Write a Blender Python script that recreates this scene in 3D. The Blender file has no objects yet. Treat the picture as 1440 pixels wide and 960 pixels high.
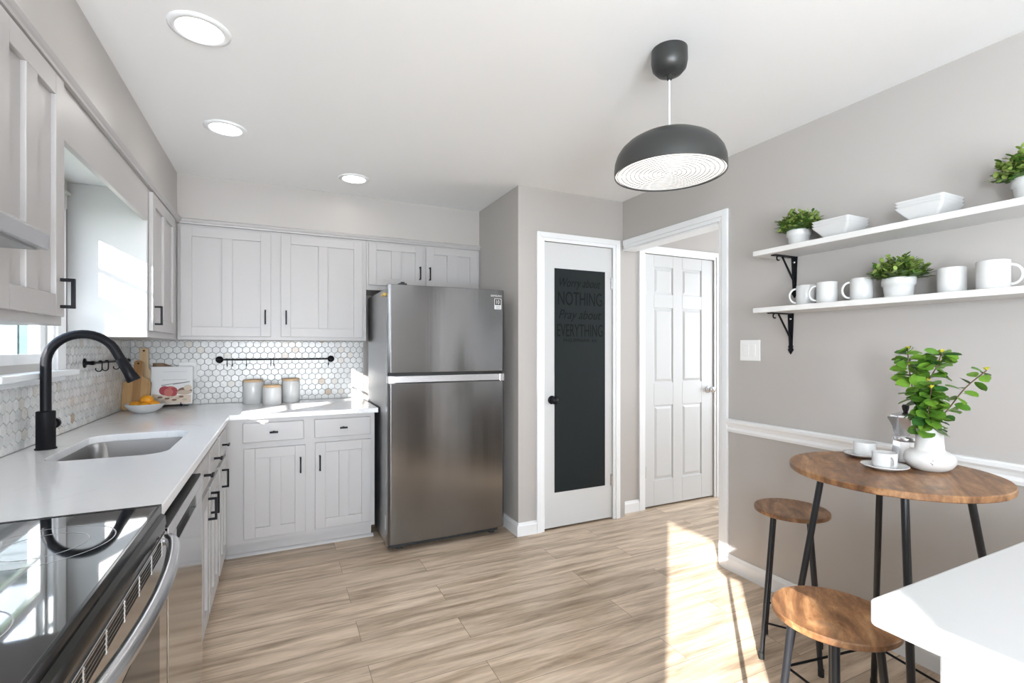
import bpy, bmesh, math, random
from mathutils import Vector, Matrix

PI = math.pi
random.seed(7)
scn = bpy.context.scene
col = scn.collection

# ------------------------------------------------------------------ camera
cam_d = bpy.data.cameras.new('camera')
cam_d.sensor_width = 36.0
cam_d.lens = 684.8 * 36.0 / 1440.0
cam_d.shift_y = 9.4 / 1440.0
cam_d.clip_start = 0.02
cam = bpy.data.objects.new('camera', cam_d)
col.objects.link(cam)
cam.location = (0, 0, 1.307)
cam.rotation_euler = (PI / 2, 0, -math.radians(25.49))
scn.camera = cam

# ------------------------------------------------------------------ light
scn.view_settings.view_transform = 'Standard'
scn.view_settings.look = 'None'
scn.view_settings.gamma = 1.0
scn.view_settings.use_curve_mapping = False
scn.view_settings.exposure = 0.12
scn.cycles.caustics_reflective = False
scn.cycles.caustics_refractive = False

w = bpy.data.worlds.new('sky')
scn.world = w
w.use_nodes = True
nt = w.node_tree
tcw = nt.nodes.new('ShaderNodeTexCoord')
sep = nt.nodes.new('ShaderNodeSeparateXYZ')
nt.links.new(tcw.outputs['Generated'], sep.inputs[0])
skr = nt.nodes.new('ShaderNodeValToRGB')
skr.color_ramp.elements[0].position = 0.0
skr.color_ramp.elements[0].color = (0.92, 0.96, 1.0, 1)
skr.color_ramp.elements[1].position = 0.7
skr.color_ramp.elements[1].color = (0.48, 0.68, 1.0, 1)
nt.links.new(sep.outputs['Z'], skr.inputs['Fac'])
bg = nt.nodes['Background']
bg.inputs['Strength'].default_value = 9.0
nt.links.new(skr.outputs[0], bg.inputs['Color'])

SUN_DIR = Vector((1.0, 1.05, -0.525))
sd = bpy.data.lights.new('sun', 'SUN')
sd.energy = 23.0
sd.angle = math.radians(0.5)
sd.color = (1.0, 0.98, 0.95)
so = bpy.data.objects.new('sun', sd)
so.rotation_euler = SUN_DIR.to_track_quat('-Z', 'Y').to_euler()
so.location = (-6, -6, 5)
col.objects.link(so)


def area(name, loc, rot, sx, sy, power, color):
    d = bpy.data.lights.new(name, 'AREA')
    d.shape = 'RECTANGLE'
    d.size, d.size_y = sx, sy
    d.energy = power
    d.color = color
    o = bpy.data.objects.new(name, d)
    o.location, o.rotation_euler = loc, rot
    col.objects.link(o)
    return o


# added fill lamp behind the camera, outside a made-up glazed door
area('fill_rear', (-0.05, -2.75, 1.1), (PI / 2 + math.radians(22), 0, 0), 1.7, 2.0, 250, (0.84, 0.925, 1.0))
# added fill lamp outside the side window, lifts the lower right wall
area('fill_side', (-1.12, -1.27, 1.4), (PI / 2, 0, -PI / 2), 0.62, 1.0, 110, (0.86, 0.93, 1.0))
# added lamp at the unseen hall end, brightens the hall door
area('fill_hall', (4.85, 2.0, 1.4), (PI / 2, 0, PI / 2), 1.6, 1.6, 62, (0.88, 0.94, 1.0))

H = 2.44          # ceiling height
XW, YW = -0.94, 4.19      # left wall, back wall
XS, YS = -0.60, 3.77      # faces of the upper cabinets and of the soffit
XP, YP = 1.496, 3.037     # pantry side, pantry front
XR = 2.398                # right wall
ZK = 0.90                 # worktop height


# ------------------------------------------------------------------ materials
def mat(name, color, rough=0.5, metal=0.0, spec=0.5, bump=0.0, bscale=200.0, var=0.0, vscale=3.0, coat=0.0):
    m = bpy.data.materials.new(name)
    m.use_nodes = True
    t = m.node_tree
    b = t.nodes['Principled BSDF']
    b.inputs['Base Color'].default_value = (*color, 1)
    b.inputs['Roughness'].default_value = rough
    b.inputs['Metallic'].default_value = metal
    b.inputs['Specular IOR Level'].default_value = spec
    b.inputs['Coat Weight'].default_value = coat
    if bump or var:
        tc = t.nodes.new('ShaderNodeTexCoord')
    if bump:
        n = t.nodes.new('ShaderNodeTexNoise')
        n.inputs['Scale'].default_value = bscale
        n.inputs['Detail'].default_value = 3
        t.links.new(tc.outputs['Object'], n.inputs['Vector'])
        bp = t.nodes.new('ShaderNodeBump')
        bp.inputs['Strength'].default_value = bump
        bp.inputs['Distance'].default_value = 0.002
        t.links.new(n.outputs['Fac'], bp.inputs['Height'])
        t.links.new(bp.outputs['Normal'], b.inputs['Normal'])
    if var:
        n2 = t.nodes.new('ShaderNodeTexNoise')
        n2.inputs['Scale'].default_value = vscale
        t.links.new(tc.outputs['Object'], n2.inputs['Vector'])
        r = t.nodes.new('ShaderNodeValToRGB')
        r.color_ramp.elements[0].color = tuple(c * (1 - var) for c in color) + (1,)
        r.color_ramp.elements[1].color = tuple(min(1, c * (1 + var)) for c in color) + (1,)
        r.color_ramp.elements[0].position, r.color_ramp.elements[1].position = 0.35, 0.65
        t.links.new(n2.outputs['Fac'], r.inputs['Fac'])
        t.links.new(r.outputs['Color'], b.inputs['Base Color'])
    return m


def emit(name, color, s):
    m = bpy.data.materials.new(name)
    m.use_nodes = True
    b = m.node_tree.nodes['Principled BSDF']
    b.inputs['Base Color'].default_value = (*color, 1)
    b.inputs['Emission Color'].default_value = (*color, 1)
    b.inputs['Emission Strength'].default_value = s
    return m


def ramp(t, fac, stops):
    r = t.nodes.new('ShaderNodeValToRGB')
    e = r.color_ramp.elements
    while len(e) < len(stops):
        e.new(0.5)
    for i, (p, c) in enumerate(stops):
        e[i].position = p
        e[i].color = (*c, 1) if len(c) == 3 else c
    t.links.new(fac, r.inputs['Fac'])
    return r


def mixcol(t, fac, a, b_, mode='MIX'):
    n = t.nodes.new('ShaderNodeMix')
    n.data_type = 'RGBA'
    n.blend_type = mode
    for sock, v in ((n.inputs[0], fac), (n.inputs[6], a), (n.inputs[7], b_)):
        if hasattr(v, 'links'):
            t.links.new(v, sock)
        elif isinstance(v, (int, float)):
            sock.default_value = v
        else:
            sock.default_value = (*v, 1)
    return n.outputs[2]


def mapping(t, scale=(1, 1, 1), rot=(0, 0, 0), coord='Object'):
    tc = t.nodes.new('ShaderNodeTexCoord')
    mp = t.nodes.new('ShaderNodeMapping')
    mp.inputs['Scale'].default_value = scale
    mp.inputs['Rotation'].default_value = rot
    t.links.new(tc.outputs[coord], mp.inputs['Vector'])
    return mp


def noise(t, vec, scale, detail=4, rough=0.55, dist=0.0):
    n = t.nodes.new('ShaderNodeTexNoise')
    n.inputs['Scale'].default_value = scale
    n.inputs['Detail'].default_value = detail
    n.inputs['Roughness'].default_value = rough
    n.inputs['Distortion'].default_value = dist
    t.links.new(vec, n.inputs['Vector'])
    return n


def floor_material():
    m = bpy.data.materials.new('oak_plank_vinyl')
    m.use_nodes = True
    t = m.node_tree
    b = t.nodes['Principled BSDF']
    mp = mapping(t)
    br = t.nodes.new('ShaderNodeTexBrick')
    br.offset = 0.37
    br.inputs['Scale'].default_value = 1.0
    br.inputs['Brick Width'].default_value = 1.22
    br.inputs['Row Height'].default_value = 0.181
    br.inputs['Mortar Size'].default_value = 0.0012
    br.inputs['Mortar Smooth'].default_value = 0.2
    br.inputs['Color1'].default_value = (0, 0, 0, 1)
    br.inputs['Color2'].default_value = (1, 1, 1, 1)
    br.inputs['Mortar'].default_value = (0.5, 0.5, 0.5, 1)
    t.links.new(mp.outputs[0], br.inputs['Vector'])
    # grain, shifted from plank to plank
    sc = t.nodes.new('ShaderNodeVectorMath')
    sc.operation = 'MULTIPLY_ADD'
    sc.inputs[1].default_value = (0.9, 9.0, 1.0)
    t.links.new(mp.outputs[0], sc.inputs[0])
    off = t.nodes.new('ShaderNodeVectorMath')
    off.operation = 'SCALE'
    off.inputs['Scale'].default_value = 17.0
    t.links.new(br.outputs['Color'], off.inputs[0])
    t.links.new(off.outputs[0], sc.inputs[2])
    g1 = noise(t, sc.outputs[0], 2.2, 8, 0.62, 0.4)
    g2 = noise(t, sc.outputs[0], 9.0, 6, 0.6, 0.2)
    base = ramp(t, g1.outputs['Fac'], [(0.30, (0.31, 0.225, 0.152)), (0.45, (0.52, 0.402, 0.292)),
                                       (0.58, (0.69, 0.55, 0.418)), (0.76, (0.80, 0.675, 0.535))])
    fine = ramp(t, g2.outputs['Fac'], [(0.3, (0.82, 0.81, 0.80)), (0.65, (1.05, 1.05, 1.05))])
    c = mixcol(t, 0.75, base.outputs[0], fine.outputs[0], 'MULTIPLY')
    tint = ramp(t, br.outputs['Color'], [(0.0, (0.88, 0.87, 0.86)), (1.0, (1.08, 1.07, 1.06))])
    c = mixcol(t, 1.0, c, tint.outputs[0], 'MULTIPLY')
    c = mixcol(t, br.outputs['Fac'], c, (0.20, 0.15, 0.11))
    t.links.new(c, b.inputs['Base Color'])
    b.inputs['Roughness'].default_value = 0.33
    b.inputs['Specular IOR Level'].default_value = 0.4
    bp = t.nodes.new('ShaderNodeBump')
    bp.inputs['Strength'].default_value = 0.12
    bp.inputs['Distance'].default_value = 0.002
    t.links.new(g2.outputs['Fac'], bp.inputs['Height'])
    t.links.new(bp.outputs[0], b.inputs['Normal'])
    return m


def rustic_wood(name):
    m = bpy.data.materials.new(name)
    m.use_nodes = True
    t = m.node_tree
    b = t.nodes['Principled BSDF']
    mp = mapping(t, (1, 1, 1), (0, 0, math.radians(-35)))
    st = t.nodes.new('ShaderNodeVectorMath')
    st.operation = 'MULTIPLY'
    st.inputs[1].default_value = (3.0, 11.0, 6.0)
    t.links.new(mp.outputs[0], st.inputs[0])
    n1 = noise(t, st.outputs[0], 1.15, 7, 0.66, 1.4)
    n2 = noise(t, st.outputs[0], 6.0, 5, 0.65, 0.5)
    n3 = noise(t, mp.outputs[0], 7.0, 3, 0.5, 0.6)
    a = ramp(t, n1.outputs['Fac'], [(0.28, (0.070, 0.031, 0.014)), (0.43, (0.195, 0.090, 0.038)),
                                    (0.56, (0.335, 0.172, 0.075)), (0.72, (0.510, 0.315, 0.160))])
    f = ramp(t, n2.outputs['Fac'], [(0.34, (0.62, 0.58, 0.55)), (0.6, (1.05, 1.05, 1.05))])
    c = mixcol(t, 0.7, a.outputs[0], f.outputs[0], 'MULTIPLY')
    k = ramp(t, n3.outputs['Fac'], [(0.56, (0, 0, 0)), (0.68, (1, 1, 1))])
    c = mixcol(t, k.outputs[0], c, (0.095, 0.060, 0.040))
    t.links.new(c, b.inputs['Base Color'])
    b.inputs['Roughness'].default_value = 0.38
    return m


def board_wood(name, dark, light, stripes):
    m = bpy.data.materials.new(name)
    m.use_nodes = True
    t = m.node_tree
    b = t.nodes['Principled BSDF']
    mp = mapping(t)
    wv = t.nodes.new('ShaderNodeTexWave')
    wv.inputs['Scale'].default_value = stripes
    wv.inputs['Distortion'].default_value = 0.6
    wv.inputs['Detail'].default_value = 1
    t.links.new(mp.outputs[0], wv.inputs['Vector'])
    st = t.nodes.new('ShaderNodeVectorMath')
    st.operation = 'MULTIPLY'
    st.inputs[1].default_value = (60, 60, 5)
    t.links.new(mp.outputs[0], st.inputs[0])
    n = noise(t, st.outputs[0], 1.0, 4)
    r = ramp(t, wv.outputs['Fac'], [(0.35, dark), (0.5, light)])
    f = ramp(t, n.outputs['Fac'], [(0.3, (0.78, 0.76, 0.74)), (0.7, (1.08, 1.08, 1.08))])
    t.links.new(mixcol(t, 1.0, r.outputs[0], f.outputs[0], 'MULTIPLY'), b.inputs['Base Color'])
    b.inputs['Roughness'].default_value = 0.5
    return m


def quartz():
    m = bpy.data.materials.new('white_quartz')
    m.use_nodes = True
    t = m.node_tree
    b = t.nodes['Principled BSDF']
    mp = mapping(t)
    n = noise(t, mp.outputs[0], 2.6, 7, 0.6, 1.2)
    v = ramp(t, n.outputs['Fac'], [(0.478, (0, 0, 0)), (0.497, (1, 1, 1)), (0.516, (0, 0, 0))])
    n2 = noise(t, mp.outputs[0], 3.0, 2)
    k = ramp(t, n2.outputs['Fac'], [(0.50, (0, 0, 0)), (0.66, (0.55, 0.55, 0.55))])
    f = mixcol(t, 1.0, v.outputs[0], k.outputs[0], 'MULTIPLY')
    t.links.new(mixcol(t, f, (0.89, 0.89, 0.90), (0.60, 0.60, 0.62)), b.inputs['Base Color'])
    b.inputs['Roughness'].default_value = 0.13
    return m


def brushed(name, color, rough=0.3, aniso=0.75, rot=0.0, grain=(3, 3, 260), gstr=0.03):
    m = bpy.data.materials.new(name)
    m.use_nodes = True
    t = m.node_tree
    b = t.nodes['Principled BSDF']
    b.inputs['Base Color'].default_value = (*color, 1)
    b.inputs['Metallic'].default_value = 1.0
    b.inputs['Roughness'].default_value = rough
    b.inputs['Anisotropic'].default_value = aniso
    b.inputs['Anisotropic Rotation'].default_value = rot
    tg = t.nodes.new('ShaderNodeTangent')
    tg.direction_type = 'RADIAL'
    tg.axis = 'Z'
    t.links.new(tg.outputs[0], b.inputs['Tangent'])
    mp = mapping(t, grain)
    n = noise(t, mp.outputs[0], 1.0, 3)
    bp = t.nodes.new('ShaderNodeBump')
    bp.inputs['Strength'].default_value = gstr
    bp.inputs['Distance'].default_value = 0.001
    t.links.new(n.outputs['Fac'], bp.inputs['Height'])
    t.links.new(bp.outputs[0], b.inputs['Normal'])
    return m


def attr_mat(name, rough=0.4, spec=0.5, subsurf=False):
    m = bpy.data.materials.new(name)
    m.use_nodes = True
    t = m.node_tree
    b = t.nodes['Principled BSDF']
    a = t.nodes.new('ShaderNodeVertexColor')
    a.layer_name = 'tone'
    mp = mapping(t)
    n = noise(t, mp.outputs[0], 45.0, 5, 0.6, 1.0)
    f = ramp(t, n.outputs['Fac'], [(0.35, (0.86, 0.86, 0.86)), (0.6, (1.04, 1.04, 1.04))])
    t.links.new(mixcol(t, 0.7, a.outputs['Color'], f.outputs[0], 'MULTIPLY'), b.inputs['Base Color'])
    b.inputs['Roughness'].default_value = rough
    b.inputs['Specular IOR Level'].default_value = spec
    return m


def pane_glass():
    m = bpy.data.materials.new('window_glass')
    m.use_nodes = True
    t = m.node_tree
    t.nodes.remove(t.nodes['Principled BSDF'])
    tr = t.nodes.new('ShaderNodeBsdfTransparent')
    gl = t.nodes.new('ShaderNodeBsdfGlossy')
    gl.inputs['Roughness'].default_value = 0.02
    mx = t.nodes.new('ShaderNodeMixShader')
    mx.inputs[0].default_value = 0.06
    t.links.new(tr.outputs[0], mx.inputs[1])
    t.links.new(gl.outputs[0], mx.inputs[2])
    t.links.new(mx.outputs[0], t.nodes['Material Output'].inputs[0])
    return m


M = dict(
    wall=mat('greige_wall_paint', (0.462, 0.436, 0.414), 0.36, spec=0.45, bump=0.05, bscale=90),
    ceil=mat('white_ceiling_paint', (0.88, 0.88, 0.88), 0.8, bump=0.05, bscale=120),
    trim=mat('white_gloss_trim', (0.82, 0.83, 0.84), 0.3),
    door=mat('white_door_paint', (0.60, 0.605, 0.605), 0.35),
    cab=mat('light_grey_cabinet_paint', (0.46, 0.442, 0.437), 0.38, bump=0.04, bscale=160),
    niche=mat('lightened_panel_paint', (0.62, 0.62, 0.625), 0.45),  # cabinet colour lightened to stand in for daylight in the niche
    floor=floor_material(),
    quartz=quartz(),
    black=mat('matte_black_metal', (0.007, 0.007, 0.009), 0.45, spec=0.16),
    legmetal=mat('black_leg_metal', (0.013, 0.014, 0.017), 0.34, spec=0.5),
    blackg=mat('gloss_black', (0.008, 0.008, 0.009), 0.12),
    rubber=mat('black_plastic', (0.012, 0.012, 0.012), 0.6),
    steel=brushed('brushed_steel', (0.56, 0.56, 0.56), 0.26, 0.6),
    fridge=brushed('fridge_dark_steel', (0.235, 0.235, 0.24), 0.17, 0.8, 0.25, (24, 24, 0.35), 0.35),
    fridge_side=mat('fridge_side_metal', (0.42, 0.42, 0.43), 0.35, metal=0.9),
    chrome=mat('chrome', (0.72, 0.72, 0.73), 0.12, metal=1.0),
    silver=mat('satin_silver', (0.62, 0.62, 0.64), 0.25, metal=1.0),
    mirrorsteel=mat('polished_steel', (0.55, 0.54, 0.53), 0.13, metal=1.0),
    glasstop=mat('black_ceramic_glass', (0.006, 0.006, 0.007), 0.04, spec=1.0, coat=1.0),
    white=mat('plain_white_quartz', (0.56, 0.56, 0.56), 0.25),
    sinksteel=mat('sink_steel', (0.33, 0.32, 0.31), 0.3, metal=1.0),
    darksteel=mat('dark_polished_steel', (0.06, 0.06, 0.055), 0.16, metal=1.0),
    ring=mat('printed_white_ring', (0.45, 0.45, 0.46), 0.4),
    ceramic=mat('white_ceramic', (0.64, 0.64, 0.635), 0.22),
    matteceramic=mat('matte_white_ceramic', (0.66, 0.65, 0.635), 0.5),
    plastic=mat('white_plastic', (0.84, 0.84, 0.83), 0.35),
    shelf=mat('white_shelf_laminate', (0.72, 0.71, 0.695), 0.35),
    rustic=rustic_wood('rustic_brown_wood'),
    bamboo=mat('pale_bamboo', (0.62, 0.43, 0.25), 0.5, var=0.12, vscale=60),
    board1=board_wood('acacia_board', (0.36, 0.18, 0.062), (0.50, 0.30, 0.125), 3.2),
    board2=board_wood('beech_board', (0.58, 0.40, 0.22), (0.66, 0.49, 0.30), 5.0),
    board3=board_wood('walnut_board', (0.20, 0.11, 0.055), (0.27, 0.16, 0.085), 4.0),
    grout=mat('grey_grout', (0.27, 0.265, 0.255), 0.8),
    tile=attr_mat('marble_hexagon_tile', 0.22),
    leaf=attr_mat('leaf_green', 0.38, 0.4),
    stem=mat('brown_stem', (0.12, 0.075, 0.04), 0.7),
    chalk=mat('black_chalkboard_film', (0.014, 0.018, 0.019), 0.6, spec=0.15, bump=0.08, bscale=6),
    letter=mat('faded_black_lettering', (0.006, 0.008, 0.008), 0.8, spec=0.15),
    orange=mat('orange_peel', (0.85, 0.36, 0.02), 0.42, bump=0.25, bscale=300, var=0.12, vscale=20),
    page=mat('white_paper', (0.80, 0.80, 0.80), 0.6),
    glass=pane_glass(),
    lens=emit('downlight_lens', (1.0, 0.97, 0.93), 19.0),
    diffuser=emit('pendant_diffuser', (1.0, 0.96, 0.92), 1.0),
    louvre=mat('white_louvre', (0.45, 0.445, 0.44), 0.4),
    shade=mat('charcoal_lamp_metal', (0.030, 0.031, 0.030), 0.36, spec=0.5),
    cord=mat('white_cord', (0.8, 0.8, 0.8), 0.4),
    siding=mat('pale_siding', (0.15, 0.17, 0.18), 0.7),
    shutter=mat('green_shutter', (0.030, 0.070, 0.054), 0.5),
    roof=mat('grey_roof', (0.25, 0.25, 0.26), 0.8),
    darkglass=mat('dark_window_glass', (0.10, 0.12, 0.14), 0.08),
    grass=mat('lawn', (0.14, 0.18, 0.07), 0.9, var=0.3, vscale=8),
    tape=mat('yellow_tape', (0.75, 0.52, 0.16), 0.5),
    dark=mat('dark_gap', (0.01, 0.01, 0.01), 0.8),
    sticker=mat('white_print', (0.75, 0.75, 0.75), 0.5),
    filter=mat('grey_filter_mesh', (0.34, 0.35, 0.36), 0.45, metal=0.7),
    alu=mat('cast_aluminium', (0.66, 0.66, 0.67), 0.2, metal=1.0),
    brass=mat('brass', (0.6, 0.42, 0.16), 0.3, metal=1.0),
)
for k, c in dict(onion=(0.35, 0.035, 0.05), onion2=(0.50, 0.13, 0.11), mush=(0.50, 0.40, 0.31), mush2=(0.20, 0.10, 0.07),
                 greyp=(0.30, 0.30, 0.32), board=(0.62, 0.52, 0.42), gtext=(0.58, 0.58, 0.60)).items():
    M['p_' + k] = mat('printed_' + k, c, 0.55)


# ------------------------------------------------------------------ mesh helpers
class MB:
    def __init__(self):
        self.bm = bmesh.new()
        self.tone = None

    def add(self, verts, faces, mi=0, smooth=False, tone=None):
        vs = [self.bm.verts.new(v) for v in verts]
        fs = []
        for f in faces:
            try:
                fc = self.bm.faces.new([vs[i] for i in f])
            except ValueError:
                continue
            fc.material_index = mi
            fc.smooth = smooth
            fs.append(fc)
        if tone is not None:
            lay = self.bm.loops.layers.float_color.get('tone') or self.bm.loops.layers.float_color.new('tone')
            for fc in fs:
                for lp in fc.loops:
                    lp[lay] = (*tone, 1)
        return self

    def box(self, x0, x1, y0, y1, z0, z1, mi=0):
        x0, x1 = sorted((x0, x1)); y0, y1 = sorted((y0, y1)); z0, z1 = sorted((z0, z1))
        v = [(x0, y0, z0), (x1, y0, z0), (x1, y1, z0), (x0, y1, z0), (x0, y0, z1), (x1, y0, z1), (x1, y1, z1), (x0, y1, z1)]
        return self.add(v, [(0, 3, 2, 1), (4, 5, 6, 7), (0, 1, 5, 4), (1, 2, 6, 5), (2, 3, 7, 6), (3, 0, 4, 7)], mi)

    def prism(self, pts, axis, a, b, mi=0, smooth=False):
        """polygon pts (2-D) extruded along axis from a to b"""
        def P(p, h):
            return {'x': (h, p[0], p[1]), 'y': (p[0], h, p[1]), 'z': (p[0], p[1], h)}[axis]
        n = len(pts)
        v = [P(p, a) for p in pts] + [P(p, b) for p in pts]
        f = [tuple(range(n))[::-1], tuple(range(n, 2 * n))]
        f += [(i, (i + 1) % n, n + (i + 1) % n, n + i) for i in range(n)]
        return self.add(v, f, mi, smooth)

    def tube(self, path, r, n=12, mi=0, caps=True, closed=False):
        path = [Vector(p) for p in path]
        m = len(path)
        rad = r if isinstance(r, (list, tuple)) else [r] * m
        verts = []
        prev = None
        for i, p in enumerate(path):
            if closed:
                d = (path[(i + 1) % m] - path[i - 1]).normalized()
            else:
                d = (path[min(i + 1, m - 1)] - path[max(i - 1, 0)]).normalized()
            if prev is None:
                u = d.orthogonal().normalized()
            else:
                u = (prev - d * prev.dot(d))
                u = u.normalized() if u.length > 1e-6 else d.orthogonal().normalized()
            prev = u
            v_ = d.cross(u)
            for k in range(n):
                t = 2 * PI * k / n
                verts.append(p + (u * math.cos(t) + v_ * math.sin(t)) * rad[i])
        faces = []
        for i in range(m if closed else m - 1):
            j = (i + 1) % m
            for k in range(n):
                faces.append((i * n + k, i * n + (k + 1) % n, j * n + (k + 1) % n, j * n + k))
        self.add(verts, faces, mi, True)
        if caps and not closed:
            self.add(verts[:n], [tuple(range(n))[::-1]], mi)
            self.add(verts[-n:], [tuple(range(n))], mi)
        return self

    def lathe(self, prof, c=(0, 0, 0), n=40, mi=0, axis='z', smooth=True, caps=True):
        verts, faces = [], []
        for (r, z) in prof:
            for k in range(n):
                t = 2 * PI * k / n
                a, b = r * math.cos(t), r * math.sin(t)
                if axis == 'z':
                    verts.append((c[0] + a, c[1] + b, c[2] + z))
                elif axis == 'x':
                    verts.append((c[0] + z, c[1] + a, c[2] + b))
                else:
                    verts.append((c[0] + a, c[1] + z, c[2] + b))
        for i in range(len(prof) - 1):
            for k in range(n):
                faces.append((i * n + k, i * n + (k + 1) % n, (i + 1) * n + (k + 1) % n, (i + 1) * n + k))
        self.add(verts, faces, mi, smooth)
        for i, rev in ((0, True), (len(prof) - 1, False)):
            if caps and prof[i][0] > 1e-3:
                ring = [verts[i * n + k] for k in range(n)]
                self.add(ring, [tuple(range(n))[::-1] if rev else tuple(range(n))], mi)
        return self

    def ball(self, c, r, sx=1, sy=1, sz=1, n=20, mi=0):
        prof = [(max(1e-6, math.sin(PI * i / 12)) , -math.cos(PI * i / 12)) for i in range(13)]
        v, f = [], []
        for (q, z) in prof:
            for k in range(n):
                t = 2 * PI * k / n
                v.append((c[0] + r * sx * q * math.cos(t), c[1] + r * sy * q * math.sin(t), c[2] + r * sz * z))
        for i in range(12):
            for k in range(n):
                f.append((i * n + k, i * n + (k + 1) % n, (i + 1) * n + (k + 1) % n, (i + 1) * n + k))
        return self.add(v, f, mi, True)

    def xform(self, mtx):
        self.bm.transform(mtx)
        return self


def root_of(o):
    while o.parent:
        o = o.parent
    return o


def obj(name, mb, m, parent=None, bevel=0.0, seg=2, weld=False, local=False):
    """link an MB (built in world coordinates) as one mesh object"""
    bm = mb.bm
    if weld:
        bmesh.ops.remove_doubles(bm, verts=bm.verts, dist=1e-5)
    bmesh.ops.recalc_face_normals(bm, faces=bm.faces)
    if parent is not None:
        loc = root_of(parent).location.copy()
    else:
        xs = [v.co.x for v in bm.verts]; ys = [v.co.y for v in bm.verts]; zs = [v.co.z for v in bm.verts]
        loc = Vector(((min(xs) + max(xs)) / 2, (min(ys) + max(ys)) / 2, min(zs)))
    if not local:
        bm.transform(Matrix.Translation(-loc))
    me = bpy.data.meshes.new(name)
    bm.to_mesh(me)
    bm.free()
    for mm in (m if isinstance(m, (list, tuple)) else [m]):
        me.materials.append(mm)
    o = bpy.data.objects.new(name, me)
    col.objects.link(o)
    if parent is not None:
        o.parent = parent
    elif not local:
        o.location = loc
    if bevel:
        bv = o.modifiers.new('bevel', 'BEVEL')
        bv.width = bevel
        bv.segments = seg
        bv.limit_method = 'ANGLE'
        bv.angle_limit = math.radians(40)
    return o


def tag(o, label, cat, group=None):
    o['label'] = label
    o['category'] = cat
    if group:
        o['group'] = group
    return o


def thing(name, label, cat, loc, group=None):
    o = bpy.data.objects.new(name, None)
    o.empty_display_size = 0.1
    col.objects.link(o)
    o.location = loc
    return tag(o, label, cat, group)


def struct(name, mb, m, bevel=0.0):
    o = obj(name, mb, m, bevel=bevel)
    o['kind'] = 'structure'
    return o


def copy_tree(o, parent=None):
    c = o.copy()
    col.objects.link(c)
    if parent is not None:
        c.parent = parent
    for ch in list(o.children):
        copy_tree(ch, c)
    return c


def dup(o, loc, label, rotz=None, group=None):
    c = copy_tree(o)
    c.location = loc
    if rotz is not None:
        c.rotation_euler = (0, 0, rotz)
    c['label'] = label
    if group:
        c['group'] = group
    return c


def text_mb(s, width, height, fn, shear=0.0, depth=0.0008):
    """lettering of a given width and height; fn maps (u, v, w) to world"""
    cu = bpy.data.curves.new('lettering', 'FONT')
    cu.body = s
    cu.extrude = 0.5
    cu.shear = shear
    to = bpy.data.objects.new('lettering', cu)
    col.objects.link(to)
    dg = bpy.context.evaluated_depsgraph_get()
    me = bpy.data.meshes.new_from_object(to.evaluated_get(dg))
    bpy.data.objects.remove(to)
    bpy.data.curves.remove(cu)
    xs = [v.co.x for v in me.vertices]; ys = [v.co.y for v in me.vertices]
    x0, x1, y0, y1 = min(xs), max(xs), min(ys), max(ys)
    mb = MB()
    vs = [fn((v.co.x - x0) / (x1 - x0) * width, (v.co.y - y0) / (y1 - y0) * height, (v.co.z + 0.5) * depth) for v in me.vertices]
    mb.add(vs, [tuple(p.vertices) for p in me.polygons])
    bpy.data.meshes.remove(me)
    return mb


# maps (u along the run, o outwards from the face, z) to world
def back_map(y):
    return lambda u, o, z: (u, y - o, z)


def left_map(x):
    return lambda u, o, z: (x + o, u, z)


def mbox(mb, fn, u0, u1, o0, o1, z0, z1, mi=0):
    a, b = fn(u0, o0, z0), fn(u1, o1, z1)
    return mb.box(a[0], b[0], a[1], b[1], a[2], b[2], mi)


# ================================================================== the setting
mb = MB().box(-1.2, 5.2, -2.8, 4.4, -0.08, 0)
struct('floor', mb, M['floor'])
mb = MB().box(-1.2, 5.2, -2.8, 4.4, H, H + 0.1)
struct('ceiling', mb, M['ceil'])

# left wall with the openings of window_1 and window_2
W1 = (2.385, 2.86, 1.24, 1.965)          # y0, y1, z0, z1
W2 = (-1.605, -0.94, 0.86, 1.94)
mb = MB()
for y0, y1, zz in ((-2.8, W2[0], None), (W2[0], W2[1], W2), (W2[1], W1[0], None), (W1[0], W1[1], W1), (W1[1], 4.4, None)):
    if zz is None:
        mb.box(-1.0, XW, y0, y1, 0, H)
    else:
        mb.box(-1.0, XW, y0, y1, 0, zz[2])
        mb.box(-1.0, XW, y0, y1, zz[3], H)
struct('wall_left', mb, M['wall'])
struct('wall_back', MB().box(-1.0, 5.0, YW, YW + 0.1, 0, H), M['wall'])
# pantry block: side wall facing the fridge, front wall with the door opening
DX0, DX1, DZ = 1.700, 2.302, 2.072
struct('wall_pantry_side', MB().box(XP, XP + 0.08, YP + 0.1, YW + 0.1, 0, H), M['wall'])
mb = MB().box(XP, DX0, YP, YP + 0.1, 0, H).box(DX1, XR + 0.02, YP, YP + 0.1, 0, H).box(DX0, DX1, YP, YP + 0.1, DZ, H)
struct('wall_pantry_front', mb, M['wall'])
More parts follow.
